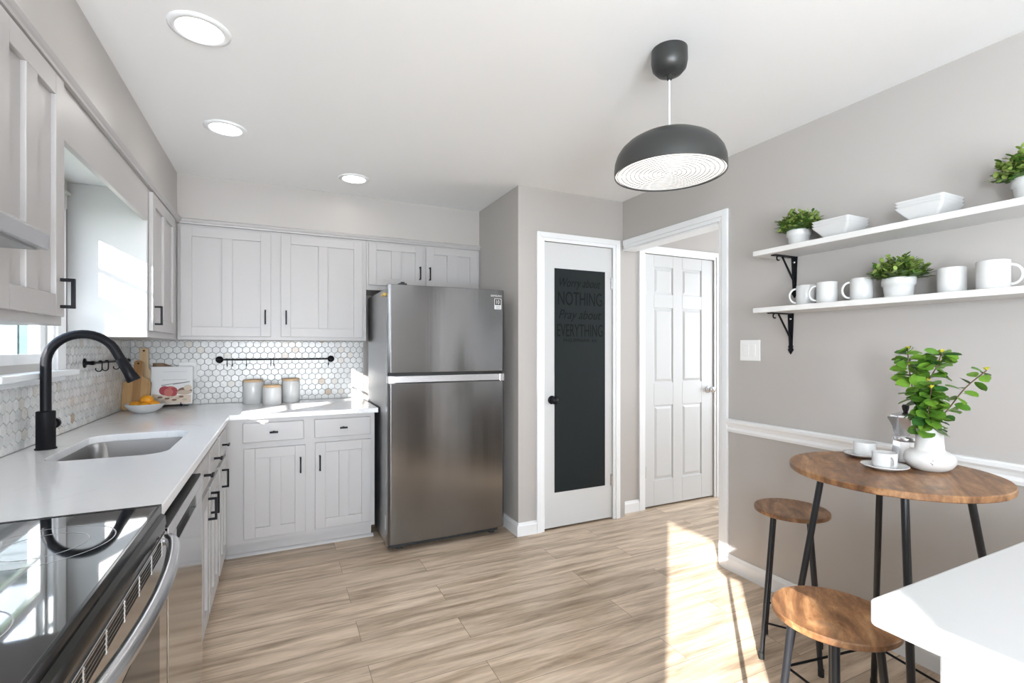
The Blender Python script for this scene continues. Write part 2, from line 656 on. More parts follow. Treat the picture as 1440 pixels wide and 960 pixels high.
# right wall with the open doorway
OY0, OZ = 2.112, 2.072
W3 = (-2.25, -1.65, 0.92, 2.02)  # opening for the added, unseen window
mb = MB().box(XR, XR + 0.12, W3[1], OY0, 0, H).box(XR, XR + 0.12, -2.8, W3[0], 0, H).box(XR, XR + 0.12, W3[0], W3[1], 0, W3[2]).box(XR, XR + 0.12, W3[0], W3[1], W3[3], H).box(XR, XR + 0.12, OY0, YP, OZ, H)
struct('wall_right', mb, M['wall'])
YH = 3.10
HX0, HX1, HZ = 2.668, 3.440, 2.078
mb = MB().box(XR + 0.02, HX0, YH, YH + 0.1, 0, H).box(HX1, 5.2, YH, YH + 0.1, 0, H).box(HX0, HX1, YH, YH + 0.1, HZ, H)
struct('wall_hall', mb, M['wall'])
struct('wall_hall_end', MB().box(4.9, 5.0, 0.9, YW, 0, H), M['wall'])
struct('wall_hall_near', MB().box(XR + 0.12, 5.0, 0.8, 0.9, 0, H), M['wall'])
# rear wall behind the photographer, with an opening added for the fill lamp
mb = MB().box(-1.0, -0.85, -2.6, -2.5, 0, H).box(0.75, XR, -2.6, -2.5, 0, H).box(-0.85, 0.75, -2.6, -2.5, 2.1, H)
struct('wall_rear', mb, M['wall'])

# added unseen wall that keeps the sun out of the rear opening
struct('wall_sun_blocker', MB().box(-1.0, -0.9, -9.0, -2.6, -0.5, 3.0), M['wall'])

# soffit above the wall cabinets
ZS = 2.128
struct('wall_soffit_left', MB().box(XW, XS, -2.5, YW, ZS, H), M['wall'])
struct('wall_soffit_back', MB().box(XS, XP, YS, YW, ZS, H), M['wall'])
# small moulding under the soffit
prof = [(0, -0.012), (0.014, -0.012), (0.016, -0.004), (0.022, 0.002), (0.027, 0.010), (0.027, 0.016), (0.020, 0.020), (0.012, 0.024), (0, 0.026)]
struct('trim_1', MB().prism([(XS + a, ZS + b) for a, b in prof], 'y', -2.4, YS), M['cab'])
struct('trim_2', MB().prism([(YS - a, ZS + b) for a, b in prof], 'x', XS, XP), M['cab'])


def casing(mb, fn, u0, u1, z1, wd=0.062, left=True, right=True, z0=0.0, t=0.016):
    """flat stepped casing round an opening u0..u1 up to z1"""
    o0 = wd * 0.38
    def piece(pts, d0, d1):
        n = len(pts)
        v = [fn(u, d, z) for d in (d0, d1) for u, z in pts]
        mb.add(v, [tuple(range(n)), tuple(range(n, 2 * n))] + [(k, (k + 1) % n, n + (k + 1) % n, n + k) for k in range(n)])
    for i0, i1, d in ((0.0, o0, t * 0.6), (o0, wd, t)):
        if left:
            piece([(u0 - i1, z0), (u0 - i0, z0), (u0 - i0, z1 + i0), (u0 - i1, z1 + i1)], 0, d)
        if right:
            piece([(u1 + i0, z0), (u1 + i1, z0), (u1 + i1, z1 + i1), (u1 + i0, z1 + i0)], 0, d)
        piece([(u0 - (i0 if left else 0), z1 + i0), (u1 + (i0 if right else 0), z1 + i0), (u1 + (i1 if right else 0), z1 + i1), (u0 - (i1 if left else 0), z1 + i1)], 0, d)
    return mb


pf = back_map(YP)
hf = back_map(YH)
rf = lambda u, o, z: (XR - o, u, z)
struct('trim_3', casing(MB(), pf, DX0, DX1, DZ), M['trim'], 0.002)
mb = casing(MB(), rf, OY0, YP - 0.02, OZ, left=True, right=False)
mb.box(XR, XR + 0.12, OY0, OY0 + 0.012, 0, OZ).box(XR, XR + 0.12, OY0, YP, OZ - 0.012, OZ)      # jamb lining
struct('trim_4', mb, M['trim'], 0.002)
struct('trim_5', casing(MB(), hf, HX0, HX1, HZ), M['trim'], 0.002)
# chair rail
cr = [(0, -0.040), (0.010, -0.040), (0.014, -0.026), (0.010, -0.012), (0.016, 0.004), (0.026, 0.016), (0.028, 0.030), (0.022, 0.036), (0, 0.036)]
struct('trim_6', MB().prism([(XR - a, 0.856 + b) for a, b in cr], 'y', -2.4, OY0 - 0.062), M['trim'])


def bb_prof(t=0.013, h=0.092):
    return [(0, 0), (t, 0), (t, h - 0.022), (t * 0.75, h - 0.014), (t * 0.45, h), (0, h)]


struct('baseboard_right', MB().prism([(XR - a, b) for a, b in bb_prof()], 'y', -2.4, OY0 - 0.062), M['trim'])
struct('baseboard_pantry_side', MB().prism([(XP - a, b) for a, b in bb_prof()], 'y', YP - 0.013, YW), M['trim'])
struct('baseboard_pantry_front', MB().prism([(YP - a, b) for a, b in bb_prof()], 'x', XP - 0.0005, DX0 - 0.062), M['trim'])
mb = MB().prism([(YH - a, b) for a, b in bb_prof()], 'x', XR + 0.02, HX0 - 0.062)
mb.prism([(YH - a, b) for a, b in bb_prof()], 'x', HX1 + 0.062, 4.9)
struct('baseboard_hall', mb, M['trim'])

# ------------------------------------------------------------------ doors
d1 = obj('door_1', MB().box(DX0 + 0.003, DX1 - 0.003, YP + 0.004, YP + 0.04, 0.014, DZ - 0.003), M['door'], bevel=0.002)
d1['kind'] = 'structure'
cb = obj('chalkboard_panel', MB().box(1.789, 2.233, YP + 0.002, YP + 0.004, 0.264, 1.885), M['chalk'], d1)
cb['label'] = 'black chalkboard film with faded lettering'
LB = [('Worry about', 0.36, 0.085, 1.735, 0.35), ('NOTHING', 0.385, 0.098, 1.622, 0), ('Pray about', 0.375, 0.088, 1.500, 0.35),
      ('EVERYTHING', 0.40, 0.092, 1.392, 0), ('PHILIPPIANS 4:6', 0.29, 0.024, 1.352, 0)]
for s, wd, ht, zz, sh in LB:
    x0 = 2.011 - wd / 2
    obj('lettering', text_mb(s, wd, ht, lambda u, v, q, x0=x0, zz=zz: (x0 + u, YP + 0.0021 - q, zz + v), sh), M['letter'], cb)


def knob(parent, c, direction, m, m2=None):
    """round door knob with rose; direction -1 = towards -y"""
    s = direction
    prof = [(0.0001, 0), (0.030, 0), (0.031, 0.004), (0.026, 0.008), (0.012, 0.012), (0.011, 0.030), (0.020, 0.036), (0.0275, 0.046), (0.028, 0.054), (0.022, 0.064), (0.0001, 0.068)]
    return obj('door_knob', MB().lathe([(r, s * z) for r, z in prof], c, 28, axis='y'), m, parent)


knob(d1, (1.765, YP + 0.004, 0.935), -1, M['black'])['label'] = 'black door knob'


def hinge(parent, x, y, z, m):
    mb = MB().tube([(x, y - 0.006, z - 0.045), (x, y - 0.006, z + 0.045)], 0.006, 10)
    mb.box(x - 0.016, x + 0.004, y - 0.003, y, z - 0.044, z + 0.044)
    obj('hinge', mb, m, parent)


for z in (1.80, 0.30):
    hinge(d1, DX1 - 0.004, YP + 0.006, z, M['silver'])

mb = MB().box(HX0 + 0.003, HX1 - 0.003, YH + 0.012, YH + 0.045, 0.014, HZ - 0.003)
cols_ = ((2.770, 2.975), (3.078, 3.300))
rows_ = ((1.752, 1.975), (1.022, 1.640), (0.222, 0.835))
xs = [HX0 + 0.003, cols_[0][0], cols_[0][1], cols_[1][0], cols_[1][1], HX1 - 0.003]
for a, b in ((xs[0], xs[1]), (xs[2], xs[3]), (xs[4], xs[5])):
    mb.box(a, b, YH + 0.004, YH + 0.012, 0.014, HZ - 0.003)
for a, b in ((0.014, rows_[2][0]), (rows_[2][1], rows_[1][0]), (rows_[1][1], rows_[0][0]), (rows_[0][1], HZ - 0.003)):
    for c in cols_:
        mb.box(c[0], c[1], YH + 0.004, YH + 0.012, a, b)
for c in cols_:
    for r in rows_:
        i, o_ = 0.030, 0.012
        p0 = [(c[0] + o_, r[0] + o_), (c[1] - o_, r[0] + o_), (c[1] - o_, r[1] - o_), (c[0] + o_, r[1] - o_)]
        p1 = [(c[0] + i, r[0] + i), (c[1] - i, r[0] + i), (c[1] - i, r[1] - i), (c[0] + i, r[1] - i)]
        v = [(x, YH + 0.0119, z) for x, z in p0] + [(x, YH + 0.005, z) for x, z in p1]
        mb.add(v, [(0, 1, 5, 4), (1, 2, 6, 5), (2, 3, 7, 6), (3, 0, 4, 7), (4, 5, 6, 7)])
d2 = obj('door_2', mb, M['door'], bevel=0.0025)
d2['kind'] = 'structure'
knob(d2, (3.378, YH + 0.004, 0.948), -1, M['chrome'])['label'] = 'chrome door knob'
for z in (1.80, 0.30):
    hinge(d2, HX0 + 0.008, YH + 0.006, z, M['silver'])

# ------------------------------------------------------------------ windows
def frame_rect(mb, x0, x1, y0, y1, z0, z1, wy, wz0, wz1):
    mb.box(x0, x1, y0, y0 + wy, z0 + wz0, z1 - wz1).box(x0, x1, y1 - wy, y1, z0 + wz0, z1 - wz1)
    mb.box(x0, x1, y0, y1, z0, z0 + wz0).box(x0, x1, y0, y1, z1 - wz1, z1)
    return mb


mb = frame_rect(MB(), -1.0, -0.945, W1[0], W1[1], W1[2], W1[3], 0.012, 0.012, 0.012)
win1 = obj('window_1', mb, M['trim'])
win1['kind'] = 'structure'
up = frame_rect(MB(), -0.990, -0.968, W1[0] + 0.012, W1[1] - 0.012, 1.60, W1[3] - 0.012, 0.020, 0.052, 0.020)
up.box(-0.988, -0.970, W1[0] + 0.012, W1[1] - 0.012, 1.776, 1.792)
us = obj('upper_sash', up, M['trim'], win1)
obj('pane', MB().box(-0.980, -0.978, W1[0] + 0.03, W1[1] - 0.03, 1.64, W1[3] - 0.03), M['glass'], us)
lo = frame_rect(MB(), -0.968, -0.946, W1[0] + 0.012, W1[1] - 0.012, W1[2] + 0.012, 1.625, 0.040, 0.030, 0.042)
lo.box(-0.966, -0.948, W1[0] + 0.012, W1[1] - 0.012, 1.425, 1.438)
ls = obj('lower_sash', lo, M['trim'], win1)
obj('pane', MB().box(-0.958, -0.956, W1[0] + 0.04, W1[1] - 0.04, W1[2] + 0.03, 1.60), M['glass'], ls)
# casing round the window, head board with rosettes, sill and apron
mb = MB()
for y0, y1 in ((W1[0] - 0.075, W1[0]), (W1[1], 2.995)):
    mb.box(XW, XW + 0.022, y0, y1, 1.205, W1[3])
    mb.box(XW, XW + 0.032, y0 + 0.02, y1 - 0.02, 1.205, W1[3])
mb.box(XW, XW + 0.030, W1[0] - 0.09, 2.995, W1[3], 2.10)
mb.box(XW, XW + 0.045, W1[0] - 0.09, 2.995, 2.03, 2.045)
mb.box(XW, XW + 0.024, W1[0] - 0.075, 2.995, 1.155, 1.205)
o = struct('trim_7', mb, M['trim'], 0.003)
struct('trim_8', MB().box(XW - 0.01, XW + 0.070, W1[0] - 0.1, 3.02, 1.180, 1.208), M['trim'], 0.006)
# ceiling of the window niche
struct('trim_9', MB().box(XW, XS - 0.02, 1.90, 3.0, 2.095, ZS), M['trim'])

mb = frame_rect(MB(), -1.0, -0.945, W2[0], W2[1], W2[2], W2[3], 0.030, 0.03, 0.03)
win2 = obj('window_2', mb, M['trim'])
win2['kind'] = 'structure'
obj('pane', MB().box(-0.980, -0.978, W2[0] + 0.02, W2[1] - 0.02, W2[2] + 0.02, W2[3] - 0.02), M['glass'], win2)
mb = frame_rect(MB(), XR + 0.03, XR + 0.08, W3[0], W3[1], W3[2], W3[3], 0.04, 0.04, 0.04)
mb.box(XR + 0.04, XR + 0.07, -2.03, -1.87, W3[2], W3[3])
added_win = obj('added_window', mb, M['trim'])  # added out of view to put bright streaks in the fridge doors
added_win['kind'] = 'structure'
obj('pane', MB().box(XR + 0.053, XR + 0.055, W3[0] + 0.03, W3[1] - 0.03, W3[2] + 0.03, W3[3] - 0.03), M['glass'], added_win)
mb = MB()
for x0 in (-0.85, -0.05):
    mb.box(x0, x0 + 0.07, -2.58, -2.53, 0, 2.1).box(x0 + 0.73, x0 + 0.80, -2.58, -2.53, 0, 2.1)
    mb.box(x0, x0 + 0.8, -2.58, -2.53, 0, 0.09).box(x0, x0 + 0.8, -2.58, -2.53, 2.03, 2.1)
d3 = obj('added_door', mb, M['trim'])  # glazed door added out of view to let in the fill light
d3['kind'] = 'structure'
obj('pane', MB().box(-0.8, 0.7, -2.557, -2.553, 0.08, 2.04), M['glass'], d3)

# ------------------------------------------------------------------ hexagon tile
def hex_wall(name, fn, u0, u1, z0, z1, seed, holes=()):
    rnd = random.Random(seed)
    mb = MB()
    mbox(mb, fn, u0, u1, 0, 0.0035, z0, z1, 0)
    W = 0.0485                      # flat to flat
    R = W / math.sqrt(3)
    g = 0.0019
    r = R - g
    pitch = 1.5 * R
    nrow = int((z1 - z0) / pitch) + 2
    ncol = int((u1 - u0) / W) + 2
    for i in range(nrow):
        for j in range(-1, ncol):
            cu = u0 + j * W + (W / 2 if i % 2 else 0)
            cz = z0 + 0.012 + i * pitch
            t = rnd.random()
            if t < 0.013:
                tone = (0.50, 0.38, 0.27)
            elif t < 0.06:
                tone = (0.66, 0.62, 0.57)
            elif t < 0.25:
                tone = (0.66, 0.66, 0.65)
            else:
                q = rnd.uniform(0.67, 0.77)
                tone = (q, q * 0.995, q * 0.98)
            pts = []
            for k in range(6):
                a = PI / 6 + k * PI / 3
                pts.append((cu + r * math.cos(a), cz + r * math.sin(a)))
            # clip to the wall area
            def clip(pts, ax, lim, sign):
                out = []
                for k in range(len(pts)):
                    p, q2 = pts[k], pts[(k + 1) % len(pts)]
                    ip, iq = sign * (p[ax] - lim) <= 0, sign * (q2[ax] - lim) <= 0
                    if ip:
                        out.append(p)
                    if ip != iq:
                        s = (lim - p[ax]) / (q2[ax] - p[ax])
                        out.append((p[0] + s * (q2[0] - p[0]), p[1] + s * (q2[1] - p[1])))
                return out
            for ax, lim, sg in ((0, u1 - 0.0005, 1), (0, u0 + 0.0005, -1), (1, z1 - 0.0005, 1), (1, z0 + 0.0005, -1)):
                if pts:
                    pts = clip(pts, ax, lim, sg)
            if len(pts) < 3:
                continue
            if any(h[0] < cu < h[1] and h[2] < cz < h[3] for h in holes):
                continue
            n = len(pts)
            mu = sum(p[0] for p in pts) / n
            mz = sum(p[1] for p in pts) / n
            v = [fn(p[0], 0.0035, p[1]) for p in pts]
            v += [fn(p[0], 0.0060, p[1]) for p in pts]
            v += [fn(p[0] + (mu - p[0]) * 0.05, 0.0066, p[1] + (mz - p[1]) * 0.05) for p in pts]
            f = [(k, (k + 1) % n, n + (k + 1) % n, n + k) for k in range(n)]
            f += [(n + k, n + (k + 1) % n, 2 * n + (k + 1) % n, 2 * n + k) for k in range(n)]
            f += [tuple(range(2 * n, 3 * n))]
            mb.add(v, f, 1, tone=tone)
    o = obj(name, mb, [M['grout'], M['tile']])
    o['kind'] = 'structure'
    return o


hex_wall('wall_tile_back', back_map(YW), XW + 0.007, 0.625, ZK + 0.003, 1.362, 3)
hex_wall('wall_tile_left', left_map(XW), 0.70, 1.93, ZK + 0.003, 1.40, 5)
o = hex_wall('wall_tile_window', left_map(XW), 1.93, 3.02, ZK + 0.003, 1.155, 9)
hex_wall('wall_tile_corner', left_map(XW), 3.02, YW - 0.007, ZK + 0.003, 1.362, 11)


# ================================================================== cabinets
def pull(parent, fn, u, zc, length=0.098, horizontal=False, proj=0.034, th=0.0095):
    mb = MB()
    h = length / 2
    if horizontal:
        mbox(mb, fn, u - h, u + h, proj - th, proj, zc - th / 2, zc + th / 2)
        for s in (-1, 1):
            a = u + s * (h - th / 2)
            mbox(mb, fn, a - th / 2, a + th / 2, 0, proj - th / 2, zc - th / 2, zc + th / 2)
    else:
        mbox(mb, fn, u - th / 2, u + th / 2, proj - th, proj, zc - h, zc + h)
        for s in (-1, 1):
            a = zc + s * (h - th / 2)
            mbox(mb, fn, u - th / 2, u + th / 2, 0, proj - th / 2, a - th / 2, a + th / 2)
    return obj('handle', mb, M['black'], parent, bevel=0.0012)


def tknob(parent, fn, u, zc, wd=0.048):
    mb = MB()
    mbox(mb, fn, u - 0.005, u + 0.005, 0, 0.028, zc - 0.005, zc + 0.005)
    mbox(mb, fn, u - wd / 2, u + wd / 2, 0.026, 0.036, zc - 0.0055, zc + 0.0055)
    return obj('handle', mb, M['black'], parent, bevel=0.0015)


def cab_door(parent, fn, u0, u1, z0, z1, stile=0.062, rail=0.062, mid=0.062, cen=None):
    """framed door with two recessed upright panels"""
    mb = MB()
    mbox(mb, fn, u0 + 0.004, u1 - 0.004, 0.001, 0.008, z0 + 0.004, z1 - 0.004)
    mbox(mb, fn, u0, u0 + stile, 0.001, 0.020, z0, z1)
    mbox(mb, fn, u1 - stile, u1, 0.001, 0.020, z0, z1)
    c = (u0 + u1) / 2 if cen is None else cen
    mbox(mb, fn, c - mid / 2, c + mid / 2, 0.001, 0.020, z0 + rail, z1 - rail)
    mbox(mb, fn, u0 + stile, u1 - stile, 0.001, 0.020, z0, z0 + rail)
    mbox(mb, fn, u0 + stile, u1 - stile, 0.001, 0.020, z1 - rail, z1)
    return obj('door', mb, M['cab'], parent, bevel=0.0018)


def drawer(parent, fn, u0, u1, z0, z1, knob_u=None, zk=None):
    mb = MB()
    mbox(mb, fn, u0, u1, 0.001, 0.019, z0, z1)
    o = obj('drawer', mb, M['cab'], parent, bevel=0.004)
    tknob(o, lambda u, q, z: fn(u, q + 0.019, z), (u0 + u1) / 2 if knob_u is None else knob_u, (z0 + z1) / 2 if zk is None else zk)
    return o


def off(fn, d=0.020):
    return lambda u, q, z: fn(u, q + d, z)


lf, bf = left_map(XS), back_map(YS)
TOP = 2.116
# near wall cabinet, left of the window
c1 = thing('wall_cabinet', 'grey wall cabinet in the left foreground between hood and window', 'cabinet', (-0.77, 1.69, 1.375))
obj('body', MB().box(XW, XS, 1.495, 1.928, 1.375, TOP), M['cab'], c1, bevel=0.002)
d = cab_door(c1, lf, 1.500, 1.886, 1.400, 2.098, 0.060, 0.062, 0.066, 1.677)
pull(d, off(lf), 1.857, 1.468, 0.088)
# corner wall cabinet on the left wall
c2 = thing('wall_cabinet', 'grey corner wall cabinet right of the sunlit window niche', 'cabinet', (-0.77, 3.4, 1.362))
obj('body', MB().box(XW, XS, 3.0, YW - 0.002, 1.362, TOP), M['cab'], c2, bevel=0.002)
obj('lightened_side_panel', MB().box(XW + 0.03, XS - 0.003, 2.994, 2.9995, 1.364, 2.094), M['niche'], c2)  # thin sheet over the cabinet side, window light put into its colour
d = cab_door(c2, lf, 3.012, 3.590, 1.395, 2.098)
pull(d, off(lf), 3.050, 1.475)
# double cabinet on the back wall
c3 = thing('wall_cabinet', 'wide two-door grey wall cabinet above the hooked rail and canisters', 'cabinet', (0.0, 3.98, 1.362))
obj('body', MB().box(XS + 0.001, 0.585, YS, YW, 1.362, TOP), M['cab'], c3, bevel=0.002)
d = cab_door(c3, bf, -0.578, -0.056, 1.385, 2.098)
pull(d, off(bf), -0.090, 1.520)
d = cab_door(c3, bf, 0.007, 0.556, 1.385, 2.098)
pull(d, off(bf), 0.040, 1.520)
# short cabinet over the fridge
c4 = thing('wall_cabinet', 'short two-door grey wall cabinet above the refrigerator', 'cabinet', (1.04, 3.98, 1.745))
obj('body', MB().box(0.586, XP - 0.001, YS, YW, 1.745, TOP), M['cab'], c4, bevel=0.002)
d = cab_door(c4, bf, 0.600, 1.012, 1.782, 2.098, 0.058, 0.05, 0.075)
pull(d, off(bf), 0.988, 1.890, 0.10)
d = cab_door(c4, bf, 1.040, 1.474, 1.782, 2.098, 0.066, 0.05, 0.090)
pull(d, off(bf), 1.066, 1.890, 0.10)
# valance panel joining the cabinets over the window
o = obj('window_valance', MB().box(XS - 0.020, XS, 1.929, 2.999, 1.948, TOP), M['cab'], bevel=0.002)
tag(o, 'plain grey valance panel bridging the cabinets over the window', 'panel')

# --- base cabinets
XB, YB = -0.300, 3.432          # faces of the base cabinets
ZU = 0.868                      # underside of the worktop
lb, bb = left_map(XB), back_map(YB)
b1 = thing('base_cabinet', 'grey sink base cabinet with two doors beside the dishwasher', 'cabinet', (-0.6, 2.5, 0))
mb = MB().box(XW + 0.01, XB, 2.112, 2.130, 0.095, ZU).box(XW + 0.01, XB, 2.880, 2.898, 0.095, ZU)
mb.box(XW + 0.01, XB, 2.130, 2.880, 0.095, 0.113).box(XB - 0.02, XB, 2.130, 2.880, 0.113, 0.60).box(XB - 0.02, XB, 2.13, 2.88, 0.60, ZU)
obj('body', mb, M['cab'], b1)
obj('toe_kick', MB().box(XB - 0.09, XB - 0.075, 2.112, 2.898, 0, 0.095), M['cab'], b1)
for (u0, u1, ku, hu) in ((2.150, 2.500, 2.345, 2.470), (2.530, 2.870, 2.690, 2.565)):
    drawer(b1, lb, u0, u1, 0.715, 0.848, ku, 0.785)
    d = cab_door(b1, lb, u0, u1, 0.125, 0.690, 0.055, 0.06, 0.055)
    pull(d, off(lb), hu, 0.610)
b2 = thing('base_cabinet', 'narrow grey base cabinet in the inner corner of the counter', 'cabinet', (-0.6, 3.2, 0))
mb = MB().box(XW + 0.01, XB, 2.899, YB - 0.002, 0.095, ZU)
obj('body', mb, M['cab'], b2)
obj('toe_kick', MB().box(XB - 0.09, XB - 0.075, 2.899, YB + 0.06, 0, 0.095).box(XB - 0.09, XB, YB + 0.06, YB + 0.075, 0, 0.095), M['cab'], b2)
drawer(b2, lb, 2.930, 3.270, 0.715, 0.848, 3.045, 0.785)
d = cab_door(b2, lb, 2.930, 3.270, 0.125, 0.690, 0.055, 0.06, 0.055)
pull(d, off(lb), 3.020, 0.610)
b3 = thing('base_cabinet', 'grey two-door base cabinet under the canisters beside the refrigerator', 'cabinet', (0.15, 3.8, 0))
obj('body', MB().box(XB + 0.001, 0.588, YB, YW - 0.01, 0.095, ZU), M['cab'], b3)
mb = MB().box(XB + 0.001, 0.575, YB + 0.06, YB + 0.075, 0, 0.095)
mb.prism([(YB + 0.06 - a, b) for a, b in ((0, 0), (0.016, 0), (0.015, 0.008), (0.010, 0.015), (0.004, 0.019), (0, 0.02))], 'x', XB + 0.001, 0.588)
obj('toe_kick', mb, M['cab'], b3)
drawer(b3, bb, -0.207, 0.140, 0.722, 0.842)
drawer(b3, bb, 0.204, 0.560, 0.722, 0.842)
d = cab_door(b3, bb, -0.200, 0.150, 0.128, 0.684)
pull(d, off(bb), 0.120, 0.560)
d = cab_door(b3, bb, 0.208, 0.562, 0.128, 0.690)
pull(d, off(bb), 0.236, 0.560)

# --- worktop with the sink cut-out
XF, YF = -0.275, 3.402
SX0, SX1, SY0, SY1 = -0.782, -0.402, 2.285, 2.885


def rrect(x0, x1, y0, y1, r, n=8):
    p = []
    for cx, cy, a0 in ((x1 - r, y0 + r, -PI / 2), (x1 - r, y1 - r, 0), (x0 + r, y1 - r, PI / 2), (x0 + r, y0 + r, PI)):
        for k in range(n + 1):
            a = a0 + PI / 2 * k / n
            p.append((cx + r * math.cos(a), cy + r * math.sin(a)))
    return p


def worktop():
    bm = bmesh.new()
    outer = [(XW + 0.002, 1.500), (XF, 1.500), (XF, YF), (0.608, YF), (0.608, YW - 0.002), (XW + 0.002, YW - 0.002)]
    inner = rrect(SX0, SX1, SY0, SY1, 0.085)
    edges = []
    for loop in (outer, inner):
        vs = [bm.verts.new((x, y, ZK)) for x, y in loop]
        edges += [bm.edges.new((vs[i], vs[(i + 1) % len(vs)])) for i in range(len(vs))]
    bmesh.ops.triangle_fill(bm, edges=edges, use_beauty=True, use_dissolve=False)
    r = bmesh.ops.extrude_face_region(bm, geom=list(bm.faces))
    bmesh.ops.translate(bm, verts=[g for g in r['geom'] if isinstance(g, bmesh.types.BMVert)], vec=(0, 0, -(ZK - ZU)))
    m = MB()
    m.bm.free()
    m.bm = bm
    return m


o = obj('worktop', worktop(), M['quartz'], bevel=0.003)
tag(o, 'L-shaped white quartz worktop along the window and back wall', 'worktop')

# --- sink
def sink_mb():
    mb = MB()
    zs = [(0.0, ZU - 0.001), (0.004, ZU - 0.02), (0.008, ZU - 0.16), (0.03, ZU - 0.19)]
    loops = []
    for ins, z in zs:
        loops.append([(x, y, z) for x, y in rrect(SX0 - 0.006 + ins, SX1 + 0.006 - ins, SY0 - 0.006 + ins, SY1 + 0.006 - ins, 0.085)])
    n = len(loops[0])
    v = [p for l in loops for p in l]
    f = []
    for i in range(len(loops) - 1):
        f += [(i * n + k, i * n + (k + 1) % n, (i + 1) * n + (k + 1) % n, (i + 1) * n + k) for k in range(n)]
    mb.add(v, f, 0, True)
    mb.add(loops[-1], [tuple(range(n))])
    # outer skin so the bowl has thickness
    lo2 = [[(x, y, z) for x, y in rrect(SX0 - 0.010 + ins, SX1 + 0.010 - ins, SY0 - 0.010 + ins, SY1 + 0.010 - ins, 0.087)] for ins, z in
           ((0.0, ZU - 0.001), (0.004, ZU - 0.162), (0.03, ZU - 0.194))]
    v = [p for l in lo2 for p in l]
    f = []
    for i in range(len(lo2) - 1):
        f += [(i * n + k, i * n + (k + 1) % n, (i + 1) * n + (k + 1) % n, (i + 1) * n + k) for k in range(n)]
    mb.add(v, f, 0, True)
    mb.add(lo2[-1], [tuple(range(n))])
    mb.add(loops[0] + lo2[0], [(k, (k + 1) % n, n + (k + 1) % n, n + k) for k in range(n)])
    return mb


s = thing('sink', 'stainless steel undermount sink set in the worktop', 'sink', (-0.59, 2.585, ZU - 0.194))
obj('basin', sink_mb(), M['sinksteel'], s)
obj('drain', MB().lathe([(0.045, 0), (0.043, 0.003), (0.034, 0.002), (0.0001, 0.001)], (-0.62, 2.585, ZU - 0.190), 28), M['chrome'], s)

# --- faucet
FX, FY = -0.853, 2.585
fa = thing('faucet', 'matte black gooseneck pull-down faucet behind the sink', 'faucet', (FX, FY, ZK))
obj('base', MB().lathe([(0.0345, 0), (0.0345, 0.005), (0.0305, 0.006), (0.0305, 0.150), (0.0295, 0.153), (0.0195, 0.154)], (FX, FY, ZK), 32), M['black'], fa)
p = [(FX, FY, ZK + 0.15), (FX, FY, ZK + 0.25)]
RA = 0.118
cz = 1.372 - 0.019 - RA + 0.012
p += [(FX, FY, cz - 0.02)]
for k in range(0, 19):
    a = PI - k / 18 * math.radians(158)
    p.append((FX + RA + RA * math.cos(a), FY, cz + RA * math.sin(a)))
e, dd = Vector(p[-1]), (Vector(p[-1]) - Vector(p[-2])).normalized()
p.append(tuple(e + dd * 0.03))
obj('spout', MB().tube(p, 0.0178, 20), M['black'], fa)
e = e + dd * 0.03
obj('spray_head', MB().tube([e, e + dd * 0.004, e + dd * 0.006, e + dd * 0.07, e + dd * 0.105, e + dd * 0.108],
                            [0.0178, 0.0178, 0.0195, 0.021, 0.0255, 0.022], 20), M['black'], fa)
mb = MB().tube([(FX + 0.005, FY + 0.02, ZK + 0.095), (FX + 0.005, FY + 0.058, ZK + 0.095)], 0.0165, 18)
mb.tube([(FX + 0.005, FY + 0.058, ZK + 0.095), (FX + 0.005, FY + 0.074, ZK + 0.095)], 0.021, 18)
mb.tube([(FX + 0.005, FY + 0.068, ZK + 0.095), (FX - 0.010, FY + 0.070, ZK + 0.125), (FX - 0.020, FY + 0.070, ZK + 0.150)], 0.005, 10)
obj('lever', mb, M['black'], fa)

# --- dishwasher
dw = thing('dishwasher', 'stainless steel dishwasher between the range and the sink cabinet', 'dishwasher', (-0.6, 1.81, 0))
obj('body', MB().box(-0.90, XB - 0.01, 1.505, 2.108, 0.02, 0.862), M['rubber'], dw)
mb = MB().box(XB - 0.008, -0.258, 1.508, 2.106, 0.10, 0.765).box(XB - 0.008, -0.258, 1.508, 2.106, 0.810, 0.846)
mb.box(XB - 0.008, -0.258, 1.508, 1.62, 0.765, 0.81).box(XB - 0.008, -0.258, 1.97, 2.106, 0.765, 0.81)
door = obj('door', mb, M['mirrorsteel'], dw, bevel=0.002)
obj('handle_recess', MB().box(-0.29, -0.275, 1.62, 1.97, 0.765, 0.81), M['rubber'], door)
obj('control_strip', MB().box(-0.296, -0.262, 1.512, 2.102, 0.846, 0.849), M['rubber'], dw)
obj('toe_kick', MB().box(XB - 0.06, XB - 0.05, 1.508, 2.106, 0, 0.10), M['rubber'], dw)

# --- range
RY0, RY1 = 0.735, 1.492
rg = thing('range', 'slide-in electric range with black glass cooktop in the left foreground', 'range', (-0.6, 1.11, 0))
obj('body', MB().box(-0.925, -0.300, RY0, RY1, 0.02, 0.900), M['steel'], rg)
ct = obj('cooktop', MB().box(-0.920, -0.276, RY0 + 0.004, RY1 - 0.004, 0.900, 0.911), M['glasstop'], rg, bevel=0.0015)
mb = MB().box(-0.925, -0.270, RY1 - 0.004, RY1 + 0.004, 0.890, 0.9125).box(-0.925, -0.270, RY0 - 0.004, RY0 + 0.004, 0.890, 0.9125)
mb.box(-0.276, -0.270, RY0, RY1, 0.890, 0.9125)
obj('cooktop_frame', mb, M['blackg'], rg, bevel=0.001)


def annulus(mb, c, r0, r1, z, n=64):
    v = [(c[0] + r * math.cos(2 * PI * k / n), c[1] + r * math.sin(2 * PI * k / n), z) for r in (r0, r1) for k in range(n)]
    return mb.add(v, [(k, (k + 1) % n, n + (k + 1) % n, n + k) for k in range(n)])


